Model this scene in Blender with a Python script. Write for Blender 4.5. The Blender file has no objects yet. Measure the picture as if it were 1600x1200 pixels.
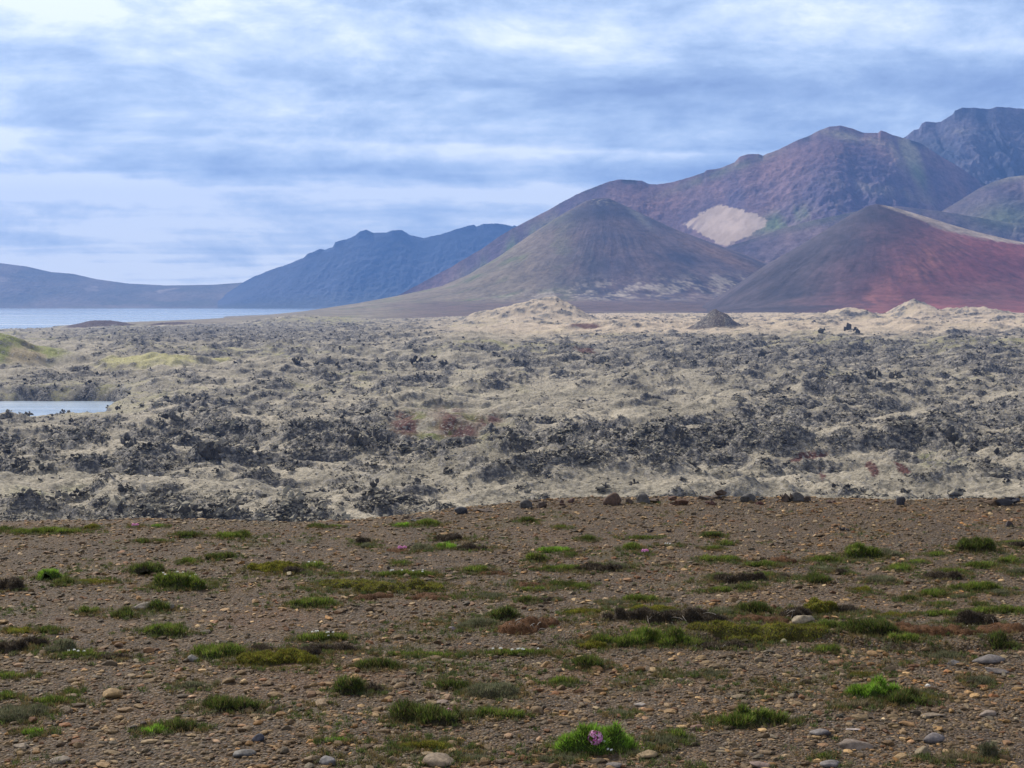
import bpy, bmesh, math, random
import numpy as np
from mathutils import Vector, noise as mnoise

random.seed(7)
RNG = np.random.default_rng(11)
scene = bpy.context.scene
COL = scene.collection
PI = math.pi

# ---------------------------------------------------------------- camera, sky, sun, exposure
EYE = 1.6
FPX = 2222.0                      # focal length in pixels of the 1600 px wide photograph
PITCH = math.atan(130 / FPX)      # camera looks slightly down: horizon at y = 470
SUN_AZ = math.radians(-38)        # from +Y towards +X (negative = left)
SUN_EL = math.radians(40)

cam_d = bpy.data.cameras.new('camera')
cam_d.sensor_width = 36
cam_d.lens = 50
cam_d.clip_start = 0.1
cam_d.clip_end = 60000
cam = bpy.data.objects.new('camera', cam_d)
cam.location = (0, 0, EYE)
cam.rotation_euler = (PI / 2 - PITCH, 0, 0)
COL.objects.link(cam)
scene.camera = cam

scene.view_settings.view_transform = 'Standard'
scene.view_settings.look = 'None'
scene.view_settings.gamma = 1
scene.view_settings.exposure = 0.5
scene.cycles.use_denoising = True
scene.cycles.max_bounces = 4
scene.cycles.volume_bounces = 0
scene.cycles.transparent_max_bounces = 8


class NT:
    """small helper to write node trees"""
    def __init__(s, tree):
        s.t = tree; s.n = tree.nodes; s.l = tree.links

    def node(s, kind, **kw):
        n = s.n.new(kind)
        for k, v in kw.items():
            setattr(n, k, v)
        return n

    def put(s, sock, v):
        if isinstance(v, bpy.types.NodeSocket):
            s.l.new(v, sock)
        elif v is not None:
            sock.default_value = v

    def math(s, op, a, b=None, c=None, clamp=False):
        n = s.node('ShaderNodeMath', operation=op); n.use_clamp = clamp
        s.put(n.inputs[0], a)
        if b is not None: s.put(n.inputs[1], b)
        if c is not None: s.put(n.inputs[2], c)
        return n.outputs[0]

    def vmath(s, op, a, b=None, out=0):
        n = s.node('ShaderNodeVectorMath', operation=op)
        s.put(n.inputs[0], a)
        if b is not None: s.put(n.inputs[1], b)
        return n.outputs[out]

    def noise(s, vec, scale, detail=3, rough=0.5, dist=0.0, out=0):
        n = s.node('ShaderNodeTexNoise')
        s.put(n.inputs['Vector'], vec)
        s.put(n.inputs['Scale'], scale); s.put(n.inputs['Detail'], detail)
        s.put(n.inputs['Roughness'], rough); s.put(n.inputs['Distortion'], dist)
        return n.outputs[out]

    def ramp(s, fac, stops, interp='LINEAR'):
        n = s.node('ShaderNodeValToRGB')
        r = n.color_ramp; r.interpolation = interp
        while len(r.elements) < len(stops): r.elements.new(0.5)
        for e, (p, c) in zip(r.elements, stops):
            e.position = p
            e.color = (c, c, c, 1) if isinstance(c, (int, float)) else (*c, 1)
        s.put(n.inputs[0], fac)
        return n.outputs[0]

    def mix(s, fac, a, b, mode='MIX'):
        n = s.node('ShaderNodeMix', data_type='RGBA', blend_type=mode)
        s.put(n.inputs['Factor'], fac)
        s.put(n.inputs[6], (*a, 1) if isinstance(a, tuple) else a)
        s.put(n.inputs[7], (*b, 1) if isinstance(b, tuple) else b)
        return n.outputs[2]

    def maprange(s, v, a, b, c=0.0, d=1.0):
        n = s.node('ShaderNodeMapRange')
        n.interpolation_type = 'SMOOTHSTEP'
        s.put(n.inputs[0], v)
        for i, q in enumerate((a, b, c, d)): n.inputs[i + 1].default_value = q
        return n.outputs[0]


world = bpy.data.worlds.new('World')
scene.world = world
world.use_nodes = True
W = NT(world.node_tree)
W.n.clear()
wout = W.node('ShaderNodeOutputWorld')
bg = W.node('ShaderNodeBackground')
bg.inputs['Strength'].default_value = 0.1
sky = W.node('ShaderNodeTexSky', sky_type='NISHITA')
sky.sun_disc = False
sky.sun_elevation = SUN_EL
sky.sun_rotation = SUN_AZ
sky.air_density = 1.0; sky.dust_density = 0.6; sky.ozone_density = 2.0
tc = W.node('ShaderNodeTexCoord')
dirv = tc.outputs['Generated']
sep = W.node('ShaderNodeSeparateXYZ'); W.put(sep.inputs[0], dirv)
dx, dy, dz = sep.outputs
zz = W.math('ADD', W.math('MAXIMUM', dz, 0.0), 0.075)
comb = W.node('ShaderNodeCombineXYZ')
W.put(comb.inputs[0], W.math('DIVIDE', dx, zz)); W.put(comb.inputs[1], W.math('DIVIDE', dy, zz))
cp = comb.outputs[0]                       # the cloud layer seen as a flat deck overhead
st = W.node('ShaderNodeMapping'); W.put(st.inputs[0], cp)
st.inputs['Scale'].default_value = (0.42, 1.0, 1.0)
st.inputs['Location'].default_value = (3.1, 1.7, 0)
st.inputs['Rotation'].default_value = (0, 0, math.radians(3))
n_big = W.noise(st.outputs[0], 0.85, 3, 0.5, 0.5)
n_mid = W.noise(st.outputs[0], 1.5, 4, 0.5, 0.4)
n_fine = W.noise(cp, 1.6, 5, 0.55, 0.3)
comb_c = W.node('ShaderNodeCombineXYZ')    # puffs: features in sky angle
W.put(comb_c.inputs[0], W.math('DIVIDE', dx, dy)); W.put(comb_c.inputs[1], W.math('MULTIPLY', dz, 2.8))
n_puff = W.noise(comb_c.outputs[0], 6.0, 10, 0.66, 0.2)
n_gap = W.noise(comb_c.outputs[0], 3.1, 4, 0.6, 0.4)
# layering of the deck with height above the horizon (bands of lit and shaded cloud)
warp = W.math('ADD', dz, W.math('MULTIPLY', W.math('SUBTRACT', n_gap, 0.5), 0.035))
warp = W.math('ADD', warp, W.math('MULTIPLY', dx, 0.022))
band = W.ramp(W.math('DIVIDE', warp, 0.24, clamp=True), [
    (0.00, 0.60), (0.09, 0.60), (0.15, 0.38), (0.22, 0.74), (0.25, 0.56), (0.30, 0.92), (0.35, 0.42), (0.40, 0.48), (0.432, 0.72),
    (0.452, 0.46), (0.55, 0.46), (0.62, 0.24), (0.68, 0.46), (0.75, 0.64), (0.83, 0.48), (0.92, 0.50), (1.0, 0.44)])
cl = W.math('ADD', W.math('MULTIPLY', n_big, 0.40), W.math('MULTIPLY', n_mid, 0.40))
cl = W.math('ADD', cl, W.math('MULTIPLY', n_fine, 0.25))
cl = W.math('ADD', cl, W.math('MULTIPLY', n_puff, 1.15))
cl = W.math('ADD', W.math('SUBTRACT', cl, 1.10), W.math('MULTIPLY', W.math('SUBTRACT', band, 0.45), W.maprange(n_gap, 0.3, 0.65, 0.15, 0.95)))
cl = W.math('ADD', cl, W.math('MULTIPLY', dx, -0.24))
cl = W.math('ADD', W.math('MULTIPLY', cl, 2.15), 0.54, clamp=True)
K = 10.2
ccol = W.ramp(cl, [(0.0, (0.205, 0.285, 0.475)), (0.3, (0.295, 0.395, 0.59)), (0.55, (0.43, 0.54, 0.72)),
                   (0.78, (0.60, 0.69, 0.83)), (1.0, (0.82, 0.87, 0.93))])
ccol = W.mix(1.0, ccol, (K, K, K), 'MULTIPLY')
ccol = W.mix(W.maprange(dz, 0.25, 0.55), ccol, (4.0, 3.9, 3.9))
skycol = W.mix(0.93, sky.outputs[0], ccol)
W.put(bg.inputs['Color'], skycol)
W.l.new(bg.outputs[0], wout.inputs['Surface'])

sun_d = bpy.data.lights.new('sun', 'SUN')
sun_d.energy = 4.2
sun_d.angle = math.radians(0.8)
sun_d.color = (1.0, 0.93, 0.82)
sun = bpy.data.objects.new('sun', sun_d)
SV = Vector((math.sin(SUN_AZ) * math.cos(SUN_EL), math.cos(SUN_AZ) * math.cos(SUN_EL), math.sin(SUN_EL)))
sun.rotation_euler = (-SV).to_track_quat('-Z', 'Y').to_euler()
sun.location = (0, 0, 50)
COL.objects.link(sun)

# ---------------------------------------------------------------- helpers
CT, ST = math.cos(PITCH), math.sin(PITCH)


def ray(px, py):
    """pixel of the photo -> (x, z) per metre of forward distance"""
    u = (np.asarray(px, float) - 800) / FPX; v = (600 - np.asarray(py, float)) / FPX
    y = CT + v * ST
    return u / y, (-ST + v * CT) / y


def at(px, py, Y):
    a, b = ray(px, py)
    return a * Y, Y, EYE + b * Y


def proj(x, y, z):
    dz = z - EYE
    fwd = y * CT - dz * ST
    up = y * ST + dz * CT
    return 800 + FPX * x / fwd, 600 - FPX * up / fwd


_ANG = np.linspace(0, 2 * PI, 257)[:-1]
_GX, _GY = np.cos(_ANG).astype(np.float32), np.sin(_ANG).astype(np.float32)


def gn(x, y, seed=0):
    """gradient noise about -0.7..0.7"""
    fx0 = np.floor(x); fy0 = np.floor(y)
    ix = fx0.astype(np.int64); iy = fy0.astype(np.int64)
    fx = (x - fx0).astype(np.float32); fy = (y - fy0).astype(np.float32)

    def g(i, j, ax, ay):
        h = (i * 374761393 + j * 668265263 + seed * 974634777) & 0xffffffff
        h = ((h ^ (h >> 13)) * 1274126177) & 0xffffffff
        h = (h ^ (h >> 16)) & 255
        return _GX[h] * ax + _GY[h] * ay
    u = fx * fx * fx * (fx * (fx * 6 - 15) + 10)
    v = fy * fy * fy * (fy * (fy * 6 - 15) + 10)
    a = g(ix, iy, fx, fy); b = g(ix + 1, iy, fx - 1, fy)
    c = g(ix, iy + 1, fx, fy - 1); d = g(ix + 1, iy + 1, fx - 1, fy - 1)
    return (a + (b - a) * u) * (1 - v) + (c + (d - c) * u) * v


def fbm(x, y, lam, octv=4, seed=0, gain=0.5):
    s = 0.0; a = 1.0; t = 0.0
    for k in range(octv):
        s = s + a * gn(x / lam * 2 ** k + 13.7 * k, y / lam * 2 ** k - 7.3 * k, seed + k)
        t += a; a *= gain
    return s / t * 1.6


def ridged(x, y, lam, octv=3, seed=0, gain=0.5):
    s = 0.0; a = 1.0; t = 0.0
    for k in range(octv):
        s = s + a * (1 - np.abs(gn(x / lam * 2 ** k + 3.7 * k, y / lam * 2 ** k + 9.1 * k, seed + k)) * 2.4)
        t += a; a *= gain
    return s / t


def sstep(a, b, x):
    t = np.clip((x - a) / (b - a), 0, 1)
    return t * t * (3 - 2 * t)


def lerp(a, b, t):
    a = np.asarray(a, float); b = np.asarray(b, float)
    t = np.asarray(t)[..., None]
    return a * (1 - t) + b * t


def make_mesh(name, V, F, mats, attrs=None, smooth=True):
    V = np.ascontiguousarray(V, np.float32); F = np.ascontiguousarray(F, np.int32)
    k = F.shape[1]
    me = bpy.data.meshes.new(name)
    me.vertices.add(len(V)); me.vertices.foreach_set('co', V.ravel())
    me.loops.add(F.size); me.loops.foreach_set('vertex_index', F.ravel())
    me.polygons.add(len(F))
    me.polygons.foreach_set('loop_start', np.arange(0, F.size, k, dtype=np.int32))
    me.polygons.foreach_set('use_smooth', np.full(len(F), smooth, bool))
    for an, arr in (attrs or {}).items():
        arr = np.asarray(arr, np.float32)
        if arr.ndim == 1:
            at_ = me.attributes.new(an, 'FLOAT', 'POINT'); at_.data.foreach_set('value', arr)
        else:
            if arr.shape[1] == 3: arr = np.concatenate([arr, np.ones((len(arr), 1), np.float32)], 1)
            at_ = me.attributes.new(an, 'FLOAT_COLOR', 'POINT')
            at_.data.foreach_set('color', np.ascontiguousarray(arr).ravel())
    me.update(calc_edges=True)
    for m in (mats if isinstance(mats, (list, tuple)) else [mats]): me.materials.append(m)
    return me


def add_obj(name, me, parent=None, loc=None):
    o = bpy.data.objects.new(name, me)
    COL.objects.link(o)
    if parent is not None: o.parent = parent
    if loc is not None: o.location = loc
    return o


def tag(o, label=None, cat=None, group=None, kind=None):
    if label: o['label'] = label
    if cat: o['category'] = cat
    if group: o['group'] = group
    if kind: o['kind'] = kind
    return o


def grid_faces(nr, nc):
    i = np.arange(nr - 1)[:, None] * nc + np.arange(nc - 1)[None, :]
    return np.stack([i, i + 1, i + nc + 1, i + nc], -1).reshape(-1, 4)


def material(name, build):
    m = bpy.data.materials.new(name); m.use_nodes = True
    n = NT(m.node_tree); n.n.clear()
    out = n.node('ShaderNodeOutputMaterial')
    b = n.node('ShaderNodeBsdfPrincipled')
    b.inputs['Roughness'].default_value = 0.9
    b.inputs['Specular IOR Level'].default_value = 0.2
    n.l.new(b.outputs[0], out.inputs['Surface'])
    build(n, b)
    return m


def attr(n, name, out='Color'):
    a = n.node('ShaderNodeAttribute', attribute_name=name)
    return a.outputs[out]


def bump(n, b, h, strength, dist):
    bp = n.node('ShaderNodeBump')
    bp.inputs['Strength'].default_value = strength
    bp.inputs['Distance'].default_value = dist
    n.put(bp.inputs['Height'], h); n.l.new(bp.outputs[0], b.inputs['Normal'])


# ---------------------------------------------------------------- materials of the land
def _hill(n, b):
    co = n.node('ShaderNodeTexCoord').outputs['Object']
    c = attr(n, 'col')
    f = n.noise(co, 0.05, 8, 0.75)
    g = n.noise(co, 0.012, 6, 0.65)
    v = n.math('ADD', n.math('MULTIPLY', f, 0.9), n.math('MULTIPLY', g, 0.5))
    k = n.maprange(v, 0.50, 0.90, 0.62, 1.38)
    cc = n.node('ShaderNodeCombineXYZ')
    for i in range(3): n.put(cc.inputs[i], k)
    n.put(b.inputs['Base Color'], n.mix(attr(n, 'col', 'Alpha'), c, cc.outputs[0], 'MULTIPLY'))
    bump(n, b, v, 0.6, 7)
M_HILL = material('hill_ground', _hill)


def _lava(n, b):
    co = n.node('ShaderNodeTexCoord').outputs['Object']
    rk = attr(n, 'rock', 'Fac')
    moss = attr(n, 'col')
    geo = n.node('ShaderNodeNewGeometry')
    sp = n.node('ShaderNodeSeparateXYZ'); n.put(sp.inputs[0], geo.outputs['Normal'])
    steep = n.math('SUBTRACT', 1.0, sp.outputs[2])
    fa = n.noise(co, 0.9, 5, 0.62)
    fb = n.noise(co, 0.22, 4, 0.6)
    fc = n.noise(co, 3.0, 4, 0.6)
    s = n.math('ADD', n.math('MULTIPLY', rk, 0.40), n.math('MULTIPLY', steep, 0.9))
    s = n.math('ADD', s, n.math('MULTIPLY', fa, 1.5))
    s = n.math('ADD', s, n.math('MULTIPLY', fb, 0.45))
    m = n.maprange(s, 1.16, 1.25)
    rc = n.ramp(n.math('ADD', n.math('MULTIPLY', fa, 0.6), n.math('MULTIPLY', fb, 0.4)), [(0.40, (0.036, 0.036, 0.040)), (0.50, (0.085, 0.082, 0.082)), (0.60, (0.30, 0.275, 0.235))])
    k = n.maprange(n.math('ADD', n.math('MULTIPLY', fa, 1.0), n.math('MULTIPLY', fc, 0.5)), 0.55, 0.95, 0.50, 1.35)
    cc = n.node('ShaderNodeCombineXYZ')
    for i in range(3): n.put(cc.inputs[i], k)
    mc = n.mix(1.0, moss, cc.outputs[0], 'MULTIPLY')
    n.put(b.inputs['Base Color'], n.mix(m, mc, rc))
    bump(n, b, n.math('ADD', fa, n.math('MULTIPLY', fc, 0.5)), 0.9, 0.5)
M_LAVA = material('lava_moss', _lava)


def _lrock(n, b):
    co = n.node('ShaderNodeTexCoord').outputs['Object']
    geo = n.node('ShaderNodeNewGeometry')
    sp = n.node('ShaderNodeSeparateXYZ'); n.put(sp.inputs[0], geo.outputs['Normal'])
    fa = n.noise(co, 1.3, 4, 0.6)
    tone = attr(n, 'tone', 'Fac')
    rc = n.ramp(n.math('ADD', n.math('MULTIPLY', fa, 0.5), n.math('MULTIPLY', tone, 0.5)),
                [(0.26, (0.034, 0.031, 0.030)), (0.48, (0.098, 0.091, 0.084)), (0.70, (0.29, 0.27, 0.24))])
    up = n.maprange(n.math('ADD', n.math('ADD', sp.outputs[2], n.math('MULTIPLY', tone, 1.1)), n.math('MULTIPLY', fa, 0.9)), 1.25, 1.75)
    n.put(b.inputs['Base Color'], n.mix(n.math('MULTIPLY', up, 0.85), rc, (0.27, 0.245, 0.185)))
    bump(n, b, fa, 0.8, 0.3)
M_LROCK = material('lava_rock', _lrock)


def _gravel(n, b):
    co = n.node('ShaderNodeTexCoord').outputs['Object']
    c = attr(n, 'col')
    v = n.node('ShaderNodeTexVoronoi'); n.put(v.inputs['Vector'], co); v.inputs['Scale'].default_value = 95
    v2 = n.node('ShaderNodeTexVoronoi'); n.put(v2.inputs['Vector'], co); v2.inputs['Scale'].default_value = 45
    hue = n.node('ShaderNodeSeparateColor'); n.put(hue.inputs[0], v.outputs['Color'])
    pc = n.ramp(hue.outputs[0], [(0.0, (0.030, 0.022, 0.017)), (0.3, (0.085, 0.060, 0.042)), (0.5, (0.13, 0.10, 0.08)),
                                 (0.68, (0.16, 0.095, 0.045)), (0.85, (0.12, 0.105, 0.098)), (1.0, (0.25, 0.21, 0.17))])
    n.put(b.inputs['Base Color'], n.mix(n.maprange(v.outputs['Distance'], 0.25, 0.75, 0.85, 0.15), c, pc))
    f = n.noise(co, 60, 4, 0.6)
    h = n.math('SUBTRACT', n.math('MULTIPLY', f, 0.5), n.math('ADD', v.outputs['Distance'], v2.outputs['Distance']))
    bump(n, b, h, 0.9, 0.012)
M_GRAVEL = material('gravel_soil', _gravel)


def _stone(n, b):
    co = n.node('ShaderNodeTexCoord').outputs['Object']
    c = attr(n, 'col')
    f = n.noise(co, 70, 5, 0.65)
    g = n.noise(co, 15, 3, 0.6)
    k = n.maprange(n.math('ADD', f, n.math('MULTIPLY', g, 0.7)), 0.55, 1.15, 0.6, 1.35)
    cc = n.node('ShaderNodeCombineXYZ')
    for i in range(3): n.put(cc.inputs[i], k)
    n.put(b.inputs['Base Color'], n.mix(1.0, c, cc.outputs[0], 'MULTIPLY'))
    b.inputs['Roughness'].default_value = 0.75
    bump(n, b, f, 0.6, 0.006)
M_STONE = material('stone', _stone)


def _leaf(n, b):
    c = attr(n, 'col')
    n.put(b.inputs['Base Color'], c)
    b.inputs['Roughness'].default_value = 0.65
    tr = n.node('ShaderNodeBsdfTranslucent'); n.put(tr.inputs[0], c)
    mx = n.node('ShaderNodeMixShader'); mx.inputs[0].default_value = 0.4
    out = [q for q in n.n if q.bl_idname == 'ShaderNodeOutputMaterial'][0]
    n.l.new(b.outputs[0], mx.inputs[1]); n.l.new(tr.outputs[0], mx.inputs[2]); n.l.new(mx.outputs[0], out.inputs['Surface'])
M_LEAF = material('foliage', _leaf)


def _soil(n, b):
    co = n.node('ShaderNodeTexCoord').outputs['Object']
    c = attr(n, 'col')
    f = n.noise(co, 90, 5, 0.7)
    n.put(b.inputs['Base Color'], n.mix(n.maprange(f, 0.35, 0.65, 0.0, 0.6), c, n.mix(1.0, c, (0.35, 0.35, 0.35), 'MULTIPLY')))
    bump(n, b, f, 1.0, 0.01)
M_SOIL = material('mound_soil', _soil)


def _water(n, b):
    co = n.node('ShaderNodeTexCoord').outputs['Object']
    mp = n.node('ShaderNodeMapping'); n.put(mp.inputs[0], co)
    mp.inputs['Scale'].default_value = (0.0006, 0.006, 1)
    st = n.noise(mp.outputs[0], 1.0, 5, 0.65)
    n.put(b.inputs['Base Color'], n.ramp(st, [(0.35, (0.16, 0.24, 0.36)), (0.6, (0.30, 0.38, 0.48))]))
    n.put(b.inputs['Roughness'], n.maprange(st, 0.3, 0.7, 0.12, 0.35))
    b.inputs['Specular IOR Level'].default_value = 0.5
    w = n.noise(co, 0.25, 4, 0.6)
    bump(n, b, w, 0.35, 1.0)
M_WATER = material('lake_water', _water)

# ---------------------------------------------------------------- hills
def xr_of(px):
    return ray(px, 470)[0]


def sil_to_z(sil, Y):
    s = np.array(sil, float)
    a, b = ray(s[:, 0], s[:, 1])
    return a, EYE + b * Y


def Hm0(H, Hs, t):
    ms = sstep(0.0, 0.06, t)
    return H[None] * (1 - ms) + np.minimum(Hs[None], H[None] + 30) * ms


def ridge_hill(name, sil, Y, base, wf, wb, colour, label, calm=None, step=1.3, rows=200, gully=0.12, glam=160, crag=0.0, seed=1, conc=1.35, tilt=0.0):
    """a ridge whose crest follows SIL at distance Y (+ tilt metres per pixel), with a gullied front slope"""
    s = np.array(sil, float)
    px = np.arange(s[0, 0], s[-1, 0], step)
    py = np.interp(px, s[:, 0], s[:, 1])
    Yc = Y + tilt * (px - px.mean())
    a, b = ray(px, py)
    zc = EYE + b * Yc
    X0 = a * Yc
    zc = zc + crag * fbm(X0, X0 * 0, 90, 4, seed + 50) * sstep(0, 60, zc - base)
    H = np.maximum(zc - base, 0.0)
    v = np.concatenate([-np.linspace(1, 0, rows) ** 1.15, np.linspace(0, 1, rows // 5)[1:]])
    ks = int(90 / step); ker = np.hanning(ks); ker /= ker.sum()
    Hs = np.convolve(np.pad(H, ks, mode='edge'), ker, 'same')[ks:-ks]
    WF = wf if wf > 10 else Hs / wf
    WF = np.maximum(WF, 5)
    WB = np.maximum(wb if wb > 10 else Hs / wb, 5)
    t = np.abs(v)[:, None]
    yy = np.where(v[:, None] < 0, Yc[None] - t * WF, Yc[None] + t * WB)
    p = (1 - t) ** conc
    xx = a[None] * yy
    wx = fbm(xx, yy, 500, 4, seed + 3) * 260
    rl = 1 - ridged(xx + wx, yy * 0.45, glam, 4, seed)
    br = fbm(xx, yy * 0.6, glam * 5, 3, seed + 9)
    env = np.sin(np.clip(t, 0, 1) * PI) ** 0.8
    if calm:
        q0, q1 = proj(xx, yy, base + Hm0(H, Hs, t) * p)
        env = env * (1 - 0.92 * np.clip(1.5 * blob(q0, q1, *calm), 0, 1))
    ms = sstep(0.0, 0.06, t)
    Hm = H[None] * (1 - ms) + np.minimum(Hs[None], H[None] * 1.0 + 30) * ms
    z = base + Hm * (p - env * gully * (0.5 * rl - 0.45 * br))
    z = z + env * fbm(xx, yy, 45, 3, seed + 17) * 0.02 * H[None]
    ppx, ppy = proj(xx, yy, z)
    c = colour(xx, yy, z, ppx, ppy, t, np.broadcast_to(rl, z.shape))
    V = np.stack([xx, yy, z], -1).reshape(-1, 3)
    if c.shape[-1] == 3: c = np.concatenate([c, np.ones(c.shape[:-1] + (1,))], -1)
    me = make_mesh(name, V, grid_faces(len(v), len(px)), M_HILL, {'col': np.clip(c, 0.005, 1.0).reshape(-1, 4)})
    o = add_obj(name, me)
    tag(o, label, None, None, 'structure')
    return o


def streak(x, y, lam, seed):
    return fbm(x, y * 0.15, lam, 4, seed)


def col_far(x, y, z, px, py, t, rl):
    n = fbm(x, y, 700, 4, 31)
    c = lerp((0.085, 0.085, 0.075), (0.17, 0.14, 0.12), sstep(-0.3, 0.5, n))
    c = lerp(c, (0.07, 0.10, 0.05), 0.6 * sstep(0.1, 0.6, fbm(x, y * 3, 900, 3, 35)) * sstep(0.45, 0.9, t))
    pale = sstep(0.25, 0.5, fbm(x, y, 420, 4, 77)) * sstep(0.6, 0.2, t)
    return lerp(c, (0.36, 0.30, 0.27), 0.7 * pale)


ridge_hill('far_hills', [(-420, 430), (-250, 418), (-100, 406), (0, 411), (40, 416), (80, 425), (115, 428), (150, 436), (200, 443), (260, 446),
                         (330, 445), (400, 440), (500, 436), (700, 440), (900, 460)], 12600, -61, 1150, 1500, col_far,
           'long low far hills beyond the blue lake at the left', gully=0.08, glam=420, rows=110, seed=21, conc=1.2)


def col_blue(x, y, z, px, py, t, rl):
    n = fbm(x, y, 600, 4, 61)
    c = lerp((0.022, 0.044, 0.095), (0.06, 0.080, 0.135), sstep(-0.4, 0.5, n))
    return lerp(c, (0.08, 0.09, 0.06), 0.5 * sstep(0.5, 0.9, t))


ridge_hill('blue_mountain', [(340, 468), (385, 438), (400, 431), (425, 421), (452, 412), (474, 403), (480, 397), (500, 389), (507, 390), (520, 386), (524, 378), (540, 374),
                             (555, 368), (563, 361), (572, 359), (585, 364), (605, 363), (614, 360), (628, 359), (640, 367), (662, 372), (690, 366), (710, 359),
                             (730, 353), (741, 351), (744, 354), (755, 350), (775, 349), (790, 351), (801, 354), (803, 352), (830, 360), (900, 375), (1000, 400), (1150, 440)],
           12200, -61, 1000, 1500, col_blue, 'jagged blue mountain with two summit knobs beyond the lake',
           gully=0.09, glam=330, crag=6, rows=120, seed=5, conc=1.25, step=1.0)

SCREE = [(1066, 352), (1090, 337), (1110, 326), (1128, 322), (1152, 327), (1180, 333), (1198, 344), (1190, 357), (1165, 371), (1134, 385), (1102, 370)]


def in_poly(px, py, poly):
    r = np.zeros(px.shape, bool)
    n = len(poly); j = n - 1
    for i in range(n):
        xi, yi = poly[i]; xj, yj = poly[j]
        r ^= ((yi > py) != (yj > py)) & (px < (xj - xi) * (py - yi) / (yj - yi + 1e-9) + xi)
        j = i
    return r


def blob(px, py, cx, cy, rx, ry, rot=0.0):
    c, s = math.cos(rot), math.sin(rot)
    u = ((px - cx) * c + (py - cy) * s) / rx; v = (-(px - cx) * s + (py - cy) * c) / ry
    return np.exp(-(u * u + v * v))


def col_ridge(x, y, z, px, py, t, rl):
    n = fbm(x, y, 420, 5, 41); n2 = streak(x, y, 70, 43)
    c = lerp((0.090, 0.066, 0.110), (0.240, 0.145, 0.155), sstep(-0.35, 0.45, n + 0.35 * n2))
    red = blob(px, py, 1010, 320, 60, 30) + blob(px, py, 1280, 240, 110, 25, -0.3)
    c = lerp(c, (0.17, 0.085, 0.075), np.clip(red, 0, 1) * 0.5)
    gr = blob(px, py, 1225, 345, 60, 16, -0.3) + blob(px, py, 800, 400, 90, 26, -0.6) + 0.8 * blob(px, py, 1430, 262, 40, 12, 1.1) + 0.5 * blob(px, py, 1130, 268, 90, 7, -0.35)
    c = lerp(c, (0.095, 0.160, 0.050), np.clip(gr * 1.2, 0, 1) * sstep(-0.5, 0.3, n + n2) * 0.8)
    pale = blob(px, py, 1420, 235, 26, 22, 0.9) + 0.7 * blob(px, py, 1320, 212, 60, 7, 0.2) + 0.4 * blob(px, py, 1390, 300, 70, 9, 0.2)
    c = lerp(c, (0.33, 0.29, 0.19), np.clip(pale * 1.3, 0, 1) * sstep(-0.5, 0.3, n2) * 0.85)
    dg = px * 0.72 + py * 0.69
    e = fbm(dg, dg * 0 + 3, 9, 4, 94, 0.65) * 8
    sc = 0
    for k in range(6):
        w_ = 4.5 * fbm(px + 17 * k, py, 5, 2, 200 + k) + fbm(px, py, 12, 3, 300) * 4
        sc = sc + in_poly(px - e * 0.62 + w_, py + e * 0.72 + w_ * 0.6, SCREE) / 6.0
    sc = sc * (1 - 0.75 * sstep(1105, 1072, px) * sstep(-0.15, 0.25, fbm(dg, py * 0.1, 5, 3, 96)))
    c = lerp(c, lerp((0.47, 0.36, 0.28), (0.60, 0.47, 0.38), sstep(-0.5, 0.5, fbm(dg, py * 0.3, 10, 3, 5) + fbm(px, py, 20, 3, 6))), sc * 0.95)
    dark = sstep(0.045, 0.0, t) * sstep(0.1, 0.4, fbm(x, y * 0, 160, 3, 8))
    c = lerp(c, (0.035, 0.035, 0.045), dark)
    return np.concatenate([c, (1 - 0.85 * sc)[..., None]], -1)


ridge_hill('mountain_ridge', [(540, 500), (600, 474), (640, 452), (700, 420), (750, 390), (800, 357), (850, 332), (900, 304), (920, 296), (940, 288), (950, 284), (965, 281), (985, 281),
                              (1003, 282), (1012, 287), (1026, 289), (1050, 285), (1075, 278), (1100, 270), (1104, 266), (1125, 262), (1148, 254), (1155, 246), (1168, 241),
                              (1185, 240), (1192, 243), (1215, 234), (1240, 222), (1262, 213), (1280, 204), (1296, 198), (1312, 196), (1330, 200), (1350, 207),
                              (1372, 208), (1376, 204), (1384, 206), (1395, 211), (1415, 216), (1440, 225), (1480, 250), (1560, 300), (1700, 380)],
           6500, -30, 0.62, 0.5, col_ridge, 'broad purple brown mountain ridge with a pale scree patch', calm=(1135, 352, 75, 38), gully=0.075, glam=190, crag=5, rows=260, seed=2, conc=1.15, step=1.0)


def col_crag(x, y, z, px, py, t, rl):
    n = fbm(x, y, 260, 5, 141)
    c = lerp((0.034, 0.044, 0.078), (0.11, 0.098, 0.14), sstep(-0.4, 0.5, n))
    pale = 0.7 * blob(px, py, 1500, 205, 14, 6) + 0.5 * blob(px, py, 1430, 250, 20, 30, 0.7) + sstep(0.35, 0.7, fbm(x, y, 160, 4, 12)) * 0.35
    c = lerp(c, (0.22, 0.20, 0.17), np.clip(pale, 0, 1) * 0.6)
    gr = sstep(0.2, 0.6, fbm(x, y, 500, 4, 22)) * sstep(0.3, 0.6, t)
    return lerp(c, (0.06, 0.085, 0.05), gr * 0.5)


ridge_hill('craggy_mountain', [(1330, 300), (1395, 226), (1415, 214), (1422, 208), (1428, 203), (1436, 201), (1440, 193), (1446, 190), (1456, 191), (1470, 190), (1480, 184), (1489, 179),
                               (1492, 173), (1503, 169), (1520, 168), (1532, 170), (1545, 170), (1556, 167), (1566, 167), (1580, 169), (1600, 170), (1640, 178),
                               (1700, 176), (1800, 200), (1900, 240)],
           7400, -30, 0.75, 0.5, col_crag, 'dark craggy summit rising at the right edge', gully=0.14, glam=150, crag=9, rows=240, seed=12, conc=1.05, step=1.0)


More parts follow.
